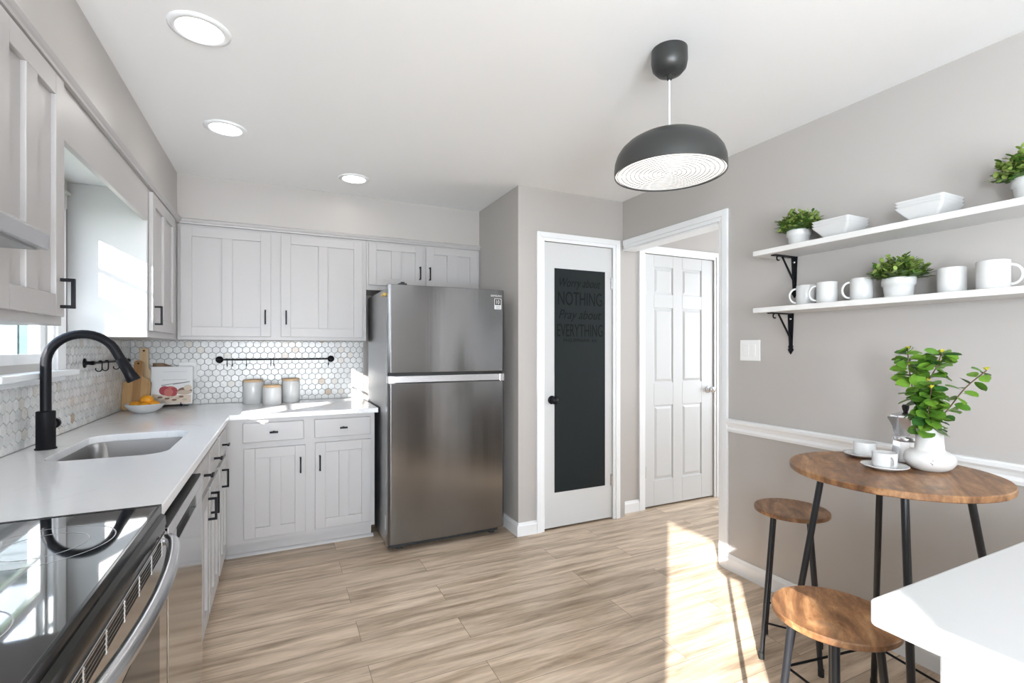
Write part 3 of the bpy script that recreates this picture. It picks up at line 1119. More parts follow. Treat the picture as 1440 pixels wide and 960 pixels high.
for (cx, cy, rr) in ((-0.430, 1.285, (0.115, 0.072)), (-0.440, 0.920, (0.095, 0.062)), (-0.755, 1.300, (0.082,)), (-0.755, 0.930, (0.082,))):
    mb = MB()
    for r in rr:
        annulus(mb, (cx, cy), r - 0.0011, r + 0.0011, 0.9113)
    obj('burner_ring', mb, M['ring'], ct)
# front: steel fascia, black band, oven door with vent slots and bowed handle
mb = MB().prism([(-0.300, 0.890), (-0.270, 0.890), (-0.262, 0.884), (-0.260, 0.862), (-0.300, 0.862)], 'y', RY0, RY1)
obj('fascia', mb, M['darksteel'], rg)
obj('band', MB().box(-0.300, -0.262, RY0 + 0.002, RY1 - 0.002, 0.846, 0.861), M['blackg'], rg)
od = obj('oven_door', MB().box(-0.300, -0.258, RY0 + 0.002, RY1 - 0.002, 0.215, 0.845), M['mirrorsteel'], rg, bevel=0.002)
mb = MB()
for i in range(4):
    z = 0.8365 - i * 0.0085
    for j in range(6):
        y0 = RY0 + 0.075 + j * 0.104
        mb.box(-0.2582, -0.2574, y0, y0 + 0.092, z - 0.0024, z + 0.0024)
obj('vent_slot', mb, M['dark'], od)
for j in range(7):
    y0 = RY0 + 0.069 + j * 0.104
    mb = MB().box(-0.2582, -0.2572, y0 - 0.0012, y0 + 0.0012, 0.803, 0.844)
    for i in range(5):
        mb.ball((-0.2574, y0, 0.8405 - i * 0.0085), 0.0017, n=8)
    obj('vent_divider', mb, M['fridge_side'], od)
obj('oven_glass', MB().box(-0.2583, -0.2572, RY0 + 0.09, RY1 - 0.09, 0.32, 0.70), M['blackg'], od)
p = []
for k in range(25):
    t = k / 24
    p.append((-0.248 + 0.040 * math.sin(PI * t) ** 0.6, RY0 + 0.03 + t * (RY1 - RY0 - 0.06), 0.832))
p = [(-0.262, p[0][1], 0.832)] + p + [(-0.262, p[-1][1], 0.832)]
obj('handle', MB().tube(p, [0.013] + [0.0145] * 25 + [0.013], 16), M['silver'], od)
obj('storage_drawer', MB().box(-0.300, -0.262, RY0 + 0.002, RY1 - 0.002, 0.06, 0.205), M['mirrorsteel'], rg, bevel=0.002)

# --- range hood
hd = thing('range_hood', 'stainless steel range hood jutting out at the left edge', 'range hood', (-0.7, 1.1, 1.515))
hp = [(XW, 1.535), (-0.484, 1.535), (-0.484, 1.570), (-0.60, 1.640), (XW, 1.655)]
obj('canopy', MB().prism(hp, 'y', 0.735, 1.490), M['silver'], hd, bevel=0.002)
mb = MB().box(-0.90, -0.50, 0.76, 1.47, 1.531, 1.535)
obj('filter', mb, M['filter'], hd)

# ================================================================== refrigerator
FX0, FX1, FYF, FYB = 0.614, 1.420, 3.100, 3.90
fr = thing('refrigerator', 'stainless steel top-freezer refrigerator beside the pantry wall', 'refrigerator', ((FX0 + FX1) / 2, 3.5, 0))
obj('body', MB().box(FX0 + 0.006, FX1 - 0.006, FYF + 0.075, FYB, 0.035, 1.695), M['fridge_side'], fr, bevel=0.004)


def bowed_door(z0, z1):
    n = 50
    pts = []
    for k in range(n + 1):
        t = k / n
        x = FX0 + t * (FX1 - FX0)
        y = FYF - 0.006 * (1 - (2 * t - 1) ** 2) + 0.016 * max(0, abs(2 * t - 1) - 0.96) / 0.04
        pts.append((x, y))
    pts += [(FX1, FYF + 0.068), (FX0, FYF + 0.068)]
    return MB().prism(pts, 'z', z0, z1, smooth=False)


ud = obj('freezer_door', bowed_door(1.150, 1.712), M['fridge'], fr, bevel=0.003)
ld = obj('refrigerator_door', bowed_door(0.062, 1.082), M['fridge'], fr, bevel=0.003)
mb = MB().box(FX0 + 0.002, FX1 - 0.002, FYF + 0.004, FYF + 0.066, 1.084, 1.130)
obj('handle_strip', mb, M['silver'], fr, bevel=0.004)
mb = MB().box(FX0 + 0.01, FX1 - 0.01, FYF + 0.02, FYF + 0.07, 1.130, 1.150)
obj('gasket', mb, M['rubber'], fr)
obj('handle_end', MB().box(FX0 + 0.002, FX0 + 0.045, FYF - 0.002, FYF + 0.004, 1.082, 1.130), M['silver'], fr, bevel=0.001)
obj('handle_end', MB().box(FX1 - 0.035, FX1 - 0.002, FYF - 0.002, FYF + 0.004, 1.082, 1.130), M['silver'], fr, bevel=0.001)
for x in (FX0 + 0.09, FX1 - 0.06):
    obj('foot', MB().lathe([(0.022, 0), (0.022, 0.012), (0.012, 0.014), (0.012, 0.04)], (x, FYF + 0.10, 0), 18), M['rubber'], fr)
obj('kick_grille', MB().box(FX0 + 0.02, FX1 - 0.02, FYF + 0.075, FYF + 0.10, 0.015, 0.062), M['rubber'], fr)
mb = MB().box(FX0 + 0.075, FX0 + 0.125, FYF + 0.02, FYF + 0.12, 1.712, 1.724).tube([(FX0 + 0.10, FYF + 0.035, 1.712), (FX0 + 0.10, FYF + 0.035, 1.732)], 0.013, 14)
obj('hinge_cover', mb, M['rubber'], fr, bevel=0.002)
mb = MB().tube([(FX0 - 0.001, FYF + 0.13, 1.655), (FX0 - 0.012, FYF + 0.115, 1.650), (FX0 - 0.004, FYF + 0.085, 1.655)], 0.011, 10)
obj('packing_tape', mb, M['tape'], fr)
obj('energy_label', MB().box(FX0 + 0.0045, FX0 + 0.006, FYF + 0.085, FYF + 0.125, 0.13, 0.22), M['sticker'], fr)
fy = lambda x: FYF - 0.006 * (1 - (2 * (x - FX0) / (FX1 - FX0) - 1) ** 2)
tf = lambda x0, z0: (lambda u, v, q: (x0 + u, fy(x0 + u) - 0.0003 - q, z0 + v))
lg = obj('lettering', text_mb('SAMSUNG', 0.082, 0.012, tf(1.315, 1.664)), M['sticker'], ud)
st = obj('warranty_sticker', MB().box(1.342, 1.394, fy(1.37) - 0.001, fy(1.37) + 0.002, 1.577, 1.651), M['sticker'], ud)
obj('print', MB().box(1.346, 1.390, fy(1.37) - 0.0014, fy(1.37) - 0.0009, 1.606, 1.648), M['rubber'], st)
obj('lettering', text_mb('10', 0.024, 0.028, lambda u, v, q: (1.356 + u, fy(1.37) - 0.0014 - q, 1.613 + v)), M['sticker'], st)
mb = MB()
for k in range(2):
    mb.box(1.350, 1.386, fy(1.37) - 0.0014, fy(1.37) - 0.0009, 1.583 + k * 0.011, 1.588 + k * 0.011)
obj('fine_print', mb, M['p_greyp'], st)

# ================================================================== hook rails and outlet
def hook_rail(label, fn, u0, u1, z, hooks, stand=0.042):
    a = fn((u0 + u1) / 2, 0.0, z)
    r = thing('hook_rail', label, 'rail', (a[0], a[1], z))
    obj('bar', MB().tube([fn(u0, stand, z), fn(u1, stand, z)], 0.0062, 12), M['black'], r)
    for u in (u0 + 0.012, u1 - 0.012):
        mb = MB().tube([fn(u, 0.0066, z), fn(u, 0.012, z), fn(u, 0.0121, z), fn(u, stand + 0.006, z)], [0.026, 0.024, 0.010, 0.010], 20)
        mb.tube([fn(u - 0.012, stand, z), fn(u + 0.012, stand, z)], 0.0115, 16)
        obj('bracket', mb, M['black'], r)
    return r


def s_hook(label, fn, u, z, o, group, wd=0.0021, perp=True):
    """small S hook hung on a bar at (u, o, z)"""
    p = []
    for k in range(9):
        a = math.radians(200 - 220 * k / 8)
        p.append((o + 0.0085 * math.cos(a), z + 0.0005 + 0.0085 * math.sin(a)))
    p.append((o + 0.007, z - 0.03))
    for k in range(9):
        a = math.radians(0 - 200 * k / 8)
        p.append((o - 0.007 + 0.014 * math.cos(a), z - 0.036 + 0.014 * math.sin(a)))
    ob = obj('s_hook', MB().tube([fn(u, q, zz) for q, zz in p], wd, 8), M['black'])
    return tag(ob, label, 'hook', group)


bw, lw = back_map(YW), left_map(XW)
hook_rail('long black hook rail on the tiled back wall', bw, -0.415, 0.385, 1.222, 6)
ordn = ['leftmost', 'second from left', 'third from left', 'fourth from left', 'fifth from left', 'rightmost']
for i, px in enumerate((-0.352, -0.318, -0.226, -0.062, -0.042, 0.352)):
    s_hook('black S-hook on the back wall rail, %s of six' % ordn[i], bw, px, 1.222, 0.042, 'hooks on the back wall rail')
hook_rail('short black hook rail on the tiled left wall behind the faucet', lw, 3.285, 3.98, 1.228, 3)
for i, u in enumerate((3.42, 3.53, 3.74)):
    s_hook('black S-hook on the left wall rail, %s to the window' % ('nearest', 'second nearest', 'third nearest')[i], lw, u, 1.228, 0.042, 'hooks on the left wall rail', 0.003)
ot = thing('outlet', 'white electrical outlet plate on the back tiles behind the cookbook', 'outlet', (-0.60, YW - 0.0066, 1.14))
obj('plate', MB().box(-0.655, -0.545, YW - 0.012, YW - 0.0064, 1.080, 1.205), M['plastic'], ot, bevel=0.002)
for x in (-0.625, -0.575):
    obj('socket', MB().box(x - 0.014, x + 0.014, YW - 0.0145, YW - 0.012, 1.11, 1.175), M['plastic'], ot, bevel=0.001)

# ================================================================== things on the worktop
def place(o, pos, rz=0.0, tilt=0.0):
    o.location = pos
    o.rotation_euler = (tilt, 0, rz)
    return o


def board_mb(w_, h_, hw, hh, t, hole_r=0.007, rad=0.03, shoulder=0.05):
    """paddle shaped board in x-z, thickness along y, bottom at z=0"""
    p = [(-w_ / 2 + 0.012, 0), (w_ / 2 - 0.012, 0), (w_ / 2, 0.012), (w_ / 2, h_ - shoulder)]
    for k in range(1, 9):
        a = k / 8 * PI / 2
        p.append((w_ / 2 - (w_ / 2 - hw / 2) * math.sin(a) * 0.92, h_ - shoulder + shoulder * (1 - math.cos(a)) * 0 + shoulder * math.sin(a) * 0.9))
    p += [(hw / 2 + 0.002, h_ + 0.012), (hw / 2, h_ + hh - 0.018)]
    for k in range(1, 8):
        a = k / 8 * PI
        p.append((hw / 2 * math.cos(a), h_ + hh - 0.018 + 0.018 * math.sin(a)))
    left = [(-x, z) for x, z in p[2:15]][::-1]
    p = p + left
    return MB().prism(p, 'y', -t / 2, t / 2)


def board(label, m, w_, h_, hw, hh, pos, rz, tilt, shoulder=0.05):
    r = thing('cutting_board', label, 'cutting board', (0, 0, 0), 'cutting boards in the corner')
    obj('paddle', board_mb(w_, h_, hw, hh, 0.016, shoulder=shoulder), m, r, bevel=0.003)
    obj('hole', MB().lathe([(0.0001, -0.0086), (0.006, -0.0086), (0.006, 0.0086), (0.0001, 0.0086)], (0, 0, h_ + hh - 0.022), 16, axis='y'), M['dark'], r)
    return place(r, pos, rz, tilt)


board('honey brown wooden paddle board leaning in front in the corner', M['board1'], 0.154, 0.225, 0.048, 0.105, (-0.856, 3.950, ZK + 0.003), math.radians(-2), math.radians(-13), 0.045)
board('pale wooden paddle board with the taller handle behind the honey board', M['board2'], 0.150, 0.270, 0.052, 0.140, (-0.843, 4.075, ZK + 0.003), math.radians(0), math.radians(-6), 0.05)
wb = thing('cutting_board', 'dark brown wooden board half hidden behind the cookbook', 'cutting board', (0, 0, 0), 'cutting boards in the corner')
obj('slab', MB().prism([(-0.08, 0), (0.10, 0), (0.10, 0.250), (-0.02, 0.300), (-0.08, 0.300)], 'y', -0.008, 0.008), M['board3'], wb, bevel=0.003)
place(wb, (-0.725, 4.150, ZK + 0.003), math.radians(0), math.radians(-4))

# bowl with oranges
BX, BY = -0.772, 3.785
bw_ = obj('fruit_bowl', MB().lathe([(0.0001, 0.004), (0.048, 0.0), (0.056, 0.002), (0.086, 0.024), (0.106, 0.053), (0.1075, 0.057), (0.105, 0.0575), (0.084, 0.029), (0.052, 0.010), (0.0001, 0.008)], (BX, BY, ZK), 48), M['ceramic'])
tag(bw_, 'shallow white bowl of oranges in front of the cutting boards', 'bowl')
for i, (dx, dy, dz, lab) in enumerate(((-0.046, 0.0, 0.044, 'orange on the left side of the white bowl'), (0.044, -0.004, 0.046, 'orange on the right side of the white bowl'),
                                       (0.002, -0.040, 0.040, 'orange at the front of the white bowl'), (0.0, 0.045, 0.042, 'orange at the back of the white bowl'),
                                       (0.010, 0.004, 0.080, 'orange lying on top of the others in the bowl'))):
    r = thing('orange', lab, 'orange', (BX + dx, BY + dy, ZK + dz - 0.026), 'oranges in the bowl')
    obj('peel', MB().ball((BX + dx, BY + dy, ZK + dz), 0.031, 1.22, 1.0, 0.95), M['orange'], r)
    obj('stem_end', MB().lathe([(0.004, 0), (0.003, 0.003), (0.0001, 0.0035)], (BX + dx, BY + dy, ZK + dz + 0.029), 8), M['stem'], r)

# cookbook on a wire stand
ck = thing('cookbook', 'open cookbook with a picture of red onions on a wire stand', 'book', (0, 0, 0))
PW, PH = 0.235, 0.262
obj('page', MB().box(-PW / 2, PW / 2, -0.002, 0.002, 0.0, PH), M['page'], ck)
obj('cover', MB().box(-PW / 2 - 0.004, PW / 2 + 0.004, 0.002, 0.012, 0.0, PH + 0.004), M['page'], ck, bevel=0.003)
mb = MB()
q = -0.0023


def disc(mb, x, z, rx, rz, mi, qq, n=22):
    v = [(x + rx * math.cos(2 * PI * k / n), qq, z + rz * math.sin(2 * PI * k / n)) for k in range(n)]
    return mb.add(v, [tuple(range(n))], mi)


def quad(mb, pts, mi, qq):
    return mb.add([(x, qq, z) for x, z in pts], [tuple(range(len(pts)))], mi)


quad(mb, [(-0.108, 0.004), (0.112, 0.004), (0.112, 0.062), (-0.03, 0.062), (-0.108, 0.075)], 6, q)          # pale board
quad(mb, [(0.0, 0.135), (0.10, 0.150), (0.105, 0.158), (0.02, 0.146)], 5, q)                                   # knife
quad(mb, [(-0.06, 0.128), (0.05, 0.150), (0.05, 0.144), (-0.06, 0.136)], 5, q)
disc(mb, -0.010, 0.090, 0.044, 0.036, 1, q - 0.0002)
disc(mb, -0.042, 0.096, 0.030, 0.032, 0, q - 0.0004)
disc(mb, 0.010, 0.085, 0.024, 0.030, 0, q - 0.0004)
disc(mb, -0.018, 0.084, 0.026, 0.026, 1, q - 0.0006)
disc(mb, 0.075, 0.090, 0.042, 0.026, 3, q - 0.0002)
disc(mb, 0.072, 0.080, 0.044, 0.017, 2, q - 0.0004)
disc(mb, 0.092, 0.112, 0.024, 0.020, 4, q - 0.0004)
for i in range(9):
    disc(mb, -0.085 + i * 0.02, 0.040 + 0.012 * math.sin(i * 2.1), 0.015, 0.007, 2 + (i % 2), q - 0.0005)
pic = obj('printed_picture', mb, [M['p_onion'], M['p_onion2'], M['p_mush'], M['p_mush2'], M['p_board'], M['p_greyp'], M['p_board'], M['p_gtext']], ck)
for z0, z1, x0, x1 in ((0.168, 0.1725, -0.055, 0.086), (0.226, 0.2285, -0.050, 0.084)):
    obj('caption_line', quad(MB(), [(x0, z0), (x1, z0), (x1, z1), (x0, z1)], 0, q), M['p_gtext'], ck)
place(ck, (-0.672, 4.025, ZK + 0.022), math.radians(4), math.radians(-14))
sn = thing('book_stand', 'black wire stand holding up the open cookbook', 'stand', (-0.672, 4.025, ZK))
c4_, s4_ = math.cos(math.radians(4)), math.sin(math.radians(4))
W_ = lambda x, y, z: (-0.672 + x * c4_ - y * s4_, 4.025 + x * s4_ + y * c4_, ZK + z)
for x in (-0.055, 0.055):
    obj('leg', MB().tube([W_(x, -0.026, 0.034), W_(x, -0.026, 0.012), W_(x, -0.012, 0.010), W_(x, 0.03, 0.0045), W_(x, 0.068, 0.0045), W_(x, 0.060, 0.16)], 0.003, 8), M['black'], sn)
obj('crossbar', MB().tube([W_(-0.10, -0.012, 0.012), W_(0.10, -0.012, 0.012)], 0.003, 8), M['black'], sn)
obj('ledge', MB().tube([W_(-0.09, 0.060, 0.15), W_(0.09, 0.060, 0.15)], 0.003, 8), M['black'], sn)

# canisters
def canister(x, y, r, h, label):
    t = thing('canister', label, 'canister', (x, y, ZK), 'white canisters on the back worktop')
    obj('jar', MB().lathe([(r - 0.006, 0), (r, 0.006), (r, h - 0.004), (r - 0.002, h), (r - 0.008, h)], (x, y, ZK), 44), M['ceramic'], t)
    obj('lid', MB().lathe([(r - 0.003, h), (r - 0.001, h + 0.003), (r - 0.001, h + 0.013), (r - 0.004, h + 0.016), (0.0001, h + 0.016)], (x, y, ZK), 44), M['bamboo'], t)


canister(-0.178, 4.065, 0.068, 0.160, 'leftmost white canister with pale wooden lid under the hook rail')
canister(-0.050, 3.925, 0.062, 0.126, 'short middle white canister with pale wooden lid')
canister(0.076, 4.060, 0.062, 0.162, 'rightmost tall white canister with pale wooden lid')

# ================================================================== ceiling lights
def downlight(x, y, label):
    t = thing('recessed_light', label, 'ceiling light', (x, y, H), 'recessed ceiling lights')
    obj('trim_ring', MB().lathe([(0.098, 0), (0.097, -0.004), (0.088, -0.008), (0.074, -0.008), (0.072, -0.002), (0.072, 0.0)], (x, y, H), 44), M['trim'], t)
    obj('lens', MB().lathe([(0.0001, -0.004), (0.0735, -0.004), (0.0735, -0.001), (0.0001, -0.001)], (x, y, H), 40), M['lens'], t)
    return t


downlight(-0.257, 2.039, 'recessed ceiling light nearest the camera at top left')
downlight(-0.253, 2.899, 'middle recessed ceiling light of the three')
downlight(0.448, 3.392, 'recessed ceiling light farthest back near the fridge cabinet')

# pendant
PX, PY, PZ, PR = 1.339, 1.416, 1.968, 0.205
pd = thing('pendant_lamp', 'charcoal dome pendant lamp hanging from the ceiling', 'lamp', (PX, PY, PZ))
sh = [(PR, 0.0), (PR + 0.001, 0.020), (PR - 0.002, 0.048), (PR - 0.010, 0.073), (PR - 0.025, 0.096), (PR - 0.048, 0.117), (PR - 0.080, 0.135), (PR - 0.115, 0.147), (0.055, 0.154), (0.022, 0.157), (0.020, 0.163), (0.0001, 0.164)]
inn = [(PR - 0.003, 0.0), (PR - 0.003, 0.030), (PR - 0.006, 0.048), (PR - 0.014, 0.072), (PR - 0.052, 0.113), (PR - 0.117, 0.143), (0.0001, 0.152)]
mb = MB().lathe(sh, (PX, PY, PZ), 64, caps=False)
mb.lathe(inn, (PX, PY, PZ), 64, caps=False)
annulus(mb, (PX, PY), PR - 0.003, PR, PZ, 64)
obj('lamp_shade', mb, M['shade'], pd)
mb = MB()
for k in range(12):
    r = 0.012 + k * 0.0165
    mb.lathe([(r, 0.0058), (r, 0.0025), (r + 0.0022, 0.0025), (r + 0.0022, 0.0058)], (PX, PY, PZ), 56, caps=False)
obj('louvre', mb, M['louvre'], pd)
obj('diffuser', MB().lathe([(0.0001, 0.006), (PR - 0.0032, 0.006), (PR - 0.0032, 0.009), (0.0001, 0.009)], (PX, PY, PZ), 56), M['diffuser'], pd)
obj('cord', MB().tube([(PX, PY, PZ + 0.162), (PX, PY, H - 0.10)], 0.003, 10), M['cord'], pd)
can = [(0.066, 0), (0.067, -0.045), (0.062, -0.070), (0.046, -0.088), (0.022, -0.096), (0.010, -0.097), (0.009, -0.112), (0.004, -0.113)]
obj('ceiling_canopy', MB().lathe(can, (PX, PY, H), 44), M['shade'], pd)

# ================================================================== right wall: shelves and what stands on them
def shelf(zt, zb, label):
    o = obj('wall_shelf', MB().box(2.196, XR, 0.42, 1.728, zb, zt), M['shelf'], bevel=0.002)
    return tag(o, label, 'shelf', 'white wall shelves')


Z1, Z2 = 1.803, 1.512
shelf(Z1, Z1 - 0.026, 'upper white shelf holding two plants and square bowls')
shelf(Z2, Z2 - 0.025, 'lower white shelf holding mugs and one plant')


def bracket(zb, y, label):
    t = thing('shelf_bracket', label, 'bracket', (XR, y, zb - 0.21), 'black shelf brackets')
    L = 0.165
    mb = MB().prism([(zb - 0.205, -0.012), (zb - 0.205, 0.012), (zb, 0.017), (zb, -0.017)], 'x', XR - 0.005, XR)
    mb.bm.free()
    mb = MB()
    v = [(XR - 0.005, y - 0.016, zb), (XR - 0.005, y + 0.016, zb), (XR - 0.005, y + 0.009, zb - 0.165), (XR - 0.005, y + 0.014, zb - 0.172), (XR - 0.005, y + 0.009, zb - 0.178),
         (XR - 0.005, y + 0.015, zb - 0.188), (XR - 0.005, y, zb - 0.212), (XR - 0.005, y - 0.015, zb - 0.188), (XR - 0.005, y - 0.009, zb - 0.178), (XR - 0.005, y - 0.014, zb - 0.172), (XR - 0.005, y - 0.009, zb - 0.165)]
    n = len(v)
    v2 = [(XR - 0.0001, b, c) for a, b, c in v]
    mb.add(v + v2, [tuple(range(n)), tuple(range(n, 2 * n))] + [(k, (k + 1) % n, n + (k + 1) % n, n + k) for k in range(n)])
    obj('wall_plate', mb, M['black'], t)
    obj('arm', MB().box(XR - L, XR, y - 0.013, y + 0.013, zb - 0.0055, zb - 0.0003), M['black'], t)
    obj('brace', MB().tube([(XR - 0.098, y, zb - 0.006), (XR - 0.012, y, zb - 0.120), (XR - 0.006, y, zb - 0.150)], 0.0048, 8), M['black'], t)
    p = [(XR - 0.128, y, zb - 0.004)]
    for k in range(9):
        a = math.radians(100 + 210 * k / 8)
        p.append((XR - 0.128 + 0.011 * math.cos(a), y, zb - 0.016 + 0.011 * math.sin(a)))
    obj('hook', MB().tube(p, 0.0035, 8), M['black'], t)
    obj('screw', MB().lathe([(0.006, 0), (0.005, -0.002), (0.0001, -0.003)], (XR - 0.005, y, zb - 0.028), 12, axis='x'), M['silver'], t)


bracket(Z1 - 0.026, 1.640, 'black iron bracket under the upper shelf')
bracket(Z2 - 0.025, 1.660, 'black iron bracket under the lower shelf, above the light switch')


# --- plants
def leaf(mb, base, d, up, L, Wd, tone, curl=0.15):
    d = d.normalized()
    s = d.cross(up)
    s = s.normalized() if s.length > 1e-4 else d.orthogonal().normalized()
    nrm = s.cross(d).normalized()
    P = lambda t, a, h: base + d * (L * t) + s * (Wd * a) + nrm * (L * h)
    v = [P(0, 0, 0), P(.12, -.26, .02), P(.32, -.45, .04), (P(.58, -.5, .02)), P(.80, -.40, -.02), P(.94, -.20, -.05), P(1, 0, -curl * .5),
         P(.94, .20, -.05), P(.80, .40, -.02), P(.58, .5, .02), P(.32, .45, .04), P(.12, .26, .02), P(.55, 0, -.05)]
    mb.add(v, [(k, (k + 1) % 12, 12) for k in range(12)], 0, True, tone)


def potted_plant(label, x, y, z, pr, ph, fr_, fh, seed, nsprig=100):
    rnd = random.Random(seed)
    t = thing('potted_plant', label, 'plant', (x, y, z), 'leafy plants in white pots on the shelves')
    rim = ph * 0.40
    obj('pot', MB().lathe([(pr * 0.80, 0), (pr * 0.90, ph - rim), (pr * 0.99, ph - rim + 0.003), (pr, ph - 0.003), (pr * 0.98, ph), (pr * 0.90, ph), (pr * 0.88, ph - 0.012), (0.0001, ph - 0.012)], (x, y, z), 40), M['ceramic'], t)
    mb, sb = MB(), MB()
    c = Vector((x, y, z + ph - 0.01))
    for i in range(nsprig):
        a = i * 2.39996
        q = math.sqrt((i + 0.5) / nsprig)
        el = math.radians(84 - 82 * q + rnd.uniform(-8, 8))
        d = Vector((math.cos(a) * math.cos(el), math.sin(a) * math.cos(el), math.sin(el)))
        R = rnd.uniform(0.80, 1.05)
        tip = c + Vector((d.x * fr_ * R, d.y * fr_ * R, d.z * fh * R + 0.012))
        st_ = c + Vector((d.x * pr * 0.4, d.y * pr * 0.4, 0))
        sb.tube([st_, st_ * 0.45 + tip * 0.55 + Vector((0, 0, 0.004)), tip], 0.0011, 5, caps=False)
        light = rnd.random()
        for k in range(11):
            f = 0.35 + 0.65 * (k // 2) / 5
            p = st_ + (tip - st_) * f
            b = rnd.uniform(0, 2 * PI)
            side = Vector((math.cos(b), math.sin(b), rnd.uniform(-0.1, 0.6)))
            ld_ = (side + d * 0.9).normalized()
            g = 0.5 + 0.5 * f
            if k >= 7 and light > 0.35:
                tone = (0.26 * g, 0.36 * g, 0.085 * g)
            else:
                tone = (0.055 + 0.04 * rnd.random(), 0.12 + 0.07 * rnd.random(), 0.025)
            leaf(mb, p, ld_, Vector((0, 0, 1)), rnd.uniform(0.018, 0.026), rnd.uniform(0.012, 0.017), tone)
    obj('stems', sb, M['stem'], t)
    obj('foliage', mb, M['leaf'], t)
    return t


potted_plant('bushy green plant in a white pot at the left end of the upper shelf', 2.290, 1.545, Z1, 0.054, 0.078, 0.098, 0.098, 1)
potted_plant('bushy green plant in a white pot at the right picture edge', 2.290, 0.725, Z1, 0.054, 0.080, 0.098, 0.100, 2)
potted_plant('bushy green plant in a white pot on the lower shelf between mugs', 2.290, 1.120, Z2, 0.058, 0.082, 0.100, 0.088, 3)


# --- mugs
def make_mug(label, x, y, z, ang, r=0.0425, h=0.098):
    t = thing('mug', label, 'mug', (x, y, z), 'white mugs on the lower shelf')
    obj('body', MB().lathe([(r - 0.004, 0), (r, 0.004), (r, h - 0.002), (r - 0.0015, h), (r - 0.004, h - 0.001), (r - 0.005, 0.012), (0.0001, 0.008)], (x, y, z), 44), M['ceramic'], t)
    p = []
    for k in range(13):
        a = math.radians(-100 + 200 * k / 12)
        p.append((x + (r - 0.006 + 0.031 * math.cos(a)) * math.cos(ang) if False else x + (r + 0.002 + 0.026 * math.cos(a)) * math.cos(ang), y + (r + 0.002 + 0.026 * math.cos(a)) * math.sin(ang), z + h * 0.5 + 0.034 * math.sin(a)))
    obj('handle', MB().tube(p, 0.0050, 10), M['ceramic'], t)
    return t


hl = math.radians(125)
make_mug('white mug farthest left on the lower shelf', 2.300, 1.515, Z2, hl)
make_mug('second white mug from left, overlapping the first', 2.275, 1.400, Z2, hl)
make_mug('third white mug from left, beside the lower plant', 2.285, 1.258, Z2, hl)
make_mug('white mug just right of the lower plant, handle hidden', 2.290, 0.945, Z2, math.radians(20))
make_mug('white mug farthest right on the lower shelf, handle to the right', 2.265, 0.818, Z2, math.radians(-62), 0.045, 0.102)


# --- square bowls
def sq_bowl(x, y, z, label, group):
    def ring(hw, zz, r):
        return [(x + a, y + b, zz) for a, b in rrect(-hw, hw, -hw, hw, r, 4)]
    L = [ring(0.040, z, 0.012), ring(0.044, z + 0.003, 0.012), ring(0.079, z + 0.050, 0.010), ring(0.082, z + 0.056, 0.010), ring(0.0785, z + 0.0565, 0.010), ring(0.042, z + 0.0075, 0.010), ring(0.036, z + 0.005, 0.010)]
    n = len(L[0])
    mb = MB()
    v = [p for l in L for p in l]
    f = []
    for i in range(len(L) - 1):
        f += [(i * n + k, i * n + (k + 1) % n, (i + 1) * n + (k + 1) % n, (i + 1) * n + k) for k in range(n)]
    f += [tuple(range(n))[::-1], tuple(range((len(L) - 1) * n, len(L) * n))]
    mb.add(v, f)
    o = obj('square_bowl', mb, M['ceramic'], bevel=0.001)
    return tag(o, label, 'bowl', group)


for (y, nm) in ((1.352, 'left'), (1.018, 'right')):
    for k, pos in enumerate(('bottom', 'middle', 'topmost')):
        sq_bowl(2.290, y, Z1 + k * 0.0125, '%s square white bowl in the %s stack on the upper shelf' % (pos, nm), 'square bowls in the %s stack' % nm)

# light switch
sw = thing('light_switch', 'white double rocker light switch beside the doorway', 'switch', (XR, 1.902, 1.235))
obj('plate', MB().box(XR - 0.006, XR, 1.838, 1.966, 1.236, 1.353), M['plastic'], sw, bevel=0.002)
for y in (1.880, 1.924):
    obj('rocker', MB().box(XR - 0.0095, XR - 0.006, y - 0.017, y + 0.017, 1.261, 1.328), M['plastic'], sw, bevel=0.0012)

# ================================================================== bistro table and stools
TX, TY, TZ, TR = 1.811, 0.907, 0.908, 0.290
tb = thing('bistro_table', 'round rustic brown bar table with black legs by the right wall', 'table', (TX, TY, 0))


def round_top(x, y, z, r, t):
    return MB().lathe([(0.0001, z - t), (r - 0.003, z - t), (r, z - t + 0.003), (r, z - 0.003), (r - 0.003, z), (0.0001, z)], (x, y, 0), 96, smooth=False)


def legs4(parent, x, y, zt, rt, rf, th0, rad, brace_z):
    feet = []
    for k in range(4):
        a = math.radians(th0 + 90 * k)
        A = Vector((x + rt * math.cos(a), y + rt * math.sin(a), zt))
        B = Vector((x + rf * math.cos(a), y + rf * math.sin(a), 0.008))
        lg_ = obj('leg', MB().tube([A, B], rad, 14), M['legmetal'], parent)
        obj('foot_cap', MB().tube([B + Vector((0, 0, 0.02)), B - Vector((0, 0, 0.008))], rad * 1.15, 14), M['rubber'], lg_)
        s = (zt - brace_z) / (zt - 0.008)
        feet.append(A + (B - A) * s)
    for k in range(4):
        obj('stretcher', MB().tube([feet[k], feet[(k + 1) % 4]], rad * 0.42, 10), M['black'], parent)


obj('tabletop', round_top(TX, TY, TZ, TR, 0.020), M['rustic'], tb)
legs4(tb, TX, TY, TZ - 0.020, 0.19, 0.325, 36, 0.0105, 0.17)


def stool(x, y, th0, label, spin):
    t = thing('bar_stool', label, 'stool', (x, y, 0), 'stools at the bistro table')
    o = obj('seat', round_top(x, y, 0.622, 0.144, 0.017), M['rustic'], t)
    legs4(t, x, y, 0.605, 0.092, 0.150, th0, 0.0098, 0.15)
    return t


stool(1.979, 1.369, 78, 'brown wooden stool against the wall left of the table', 0)
stool(1.299, 0.782, 33, 'brown wooden stool in front, partly lit by the sun', 1)

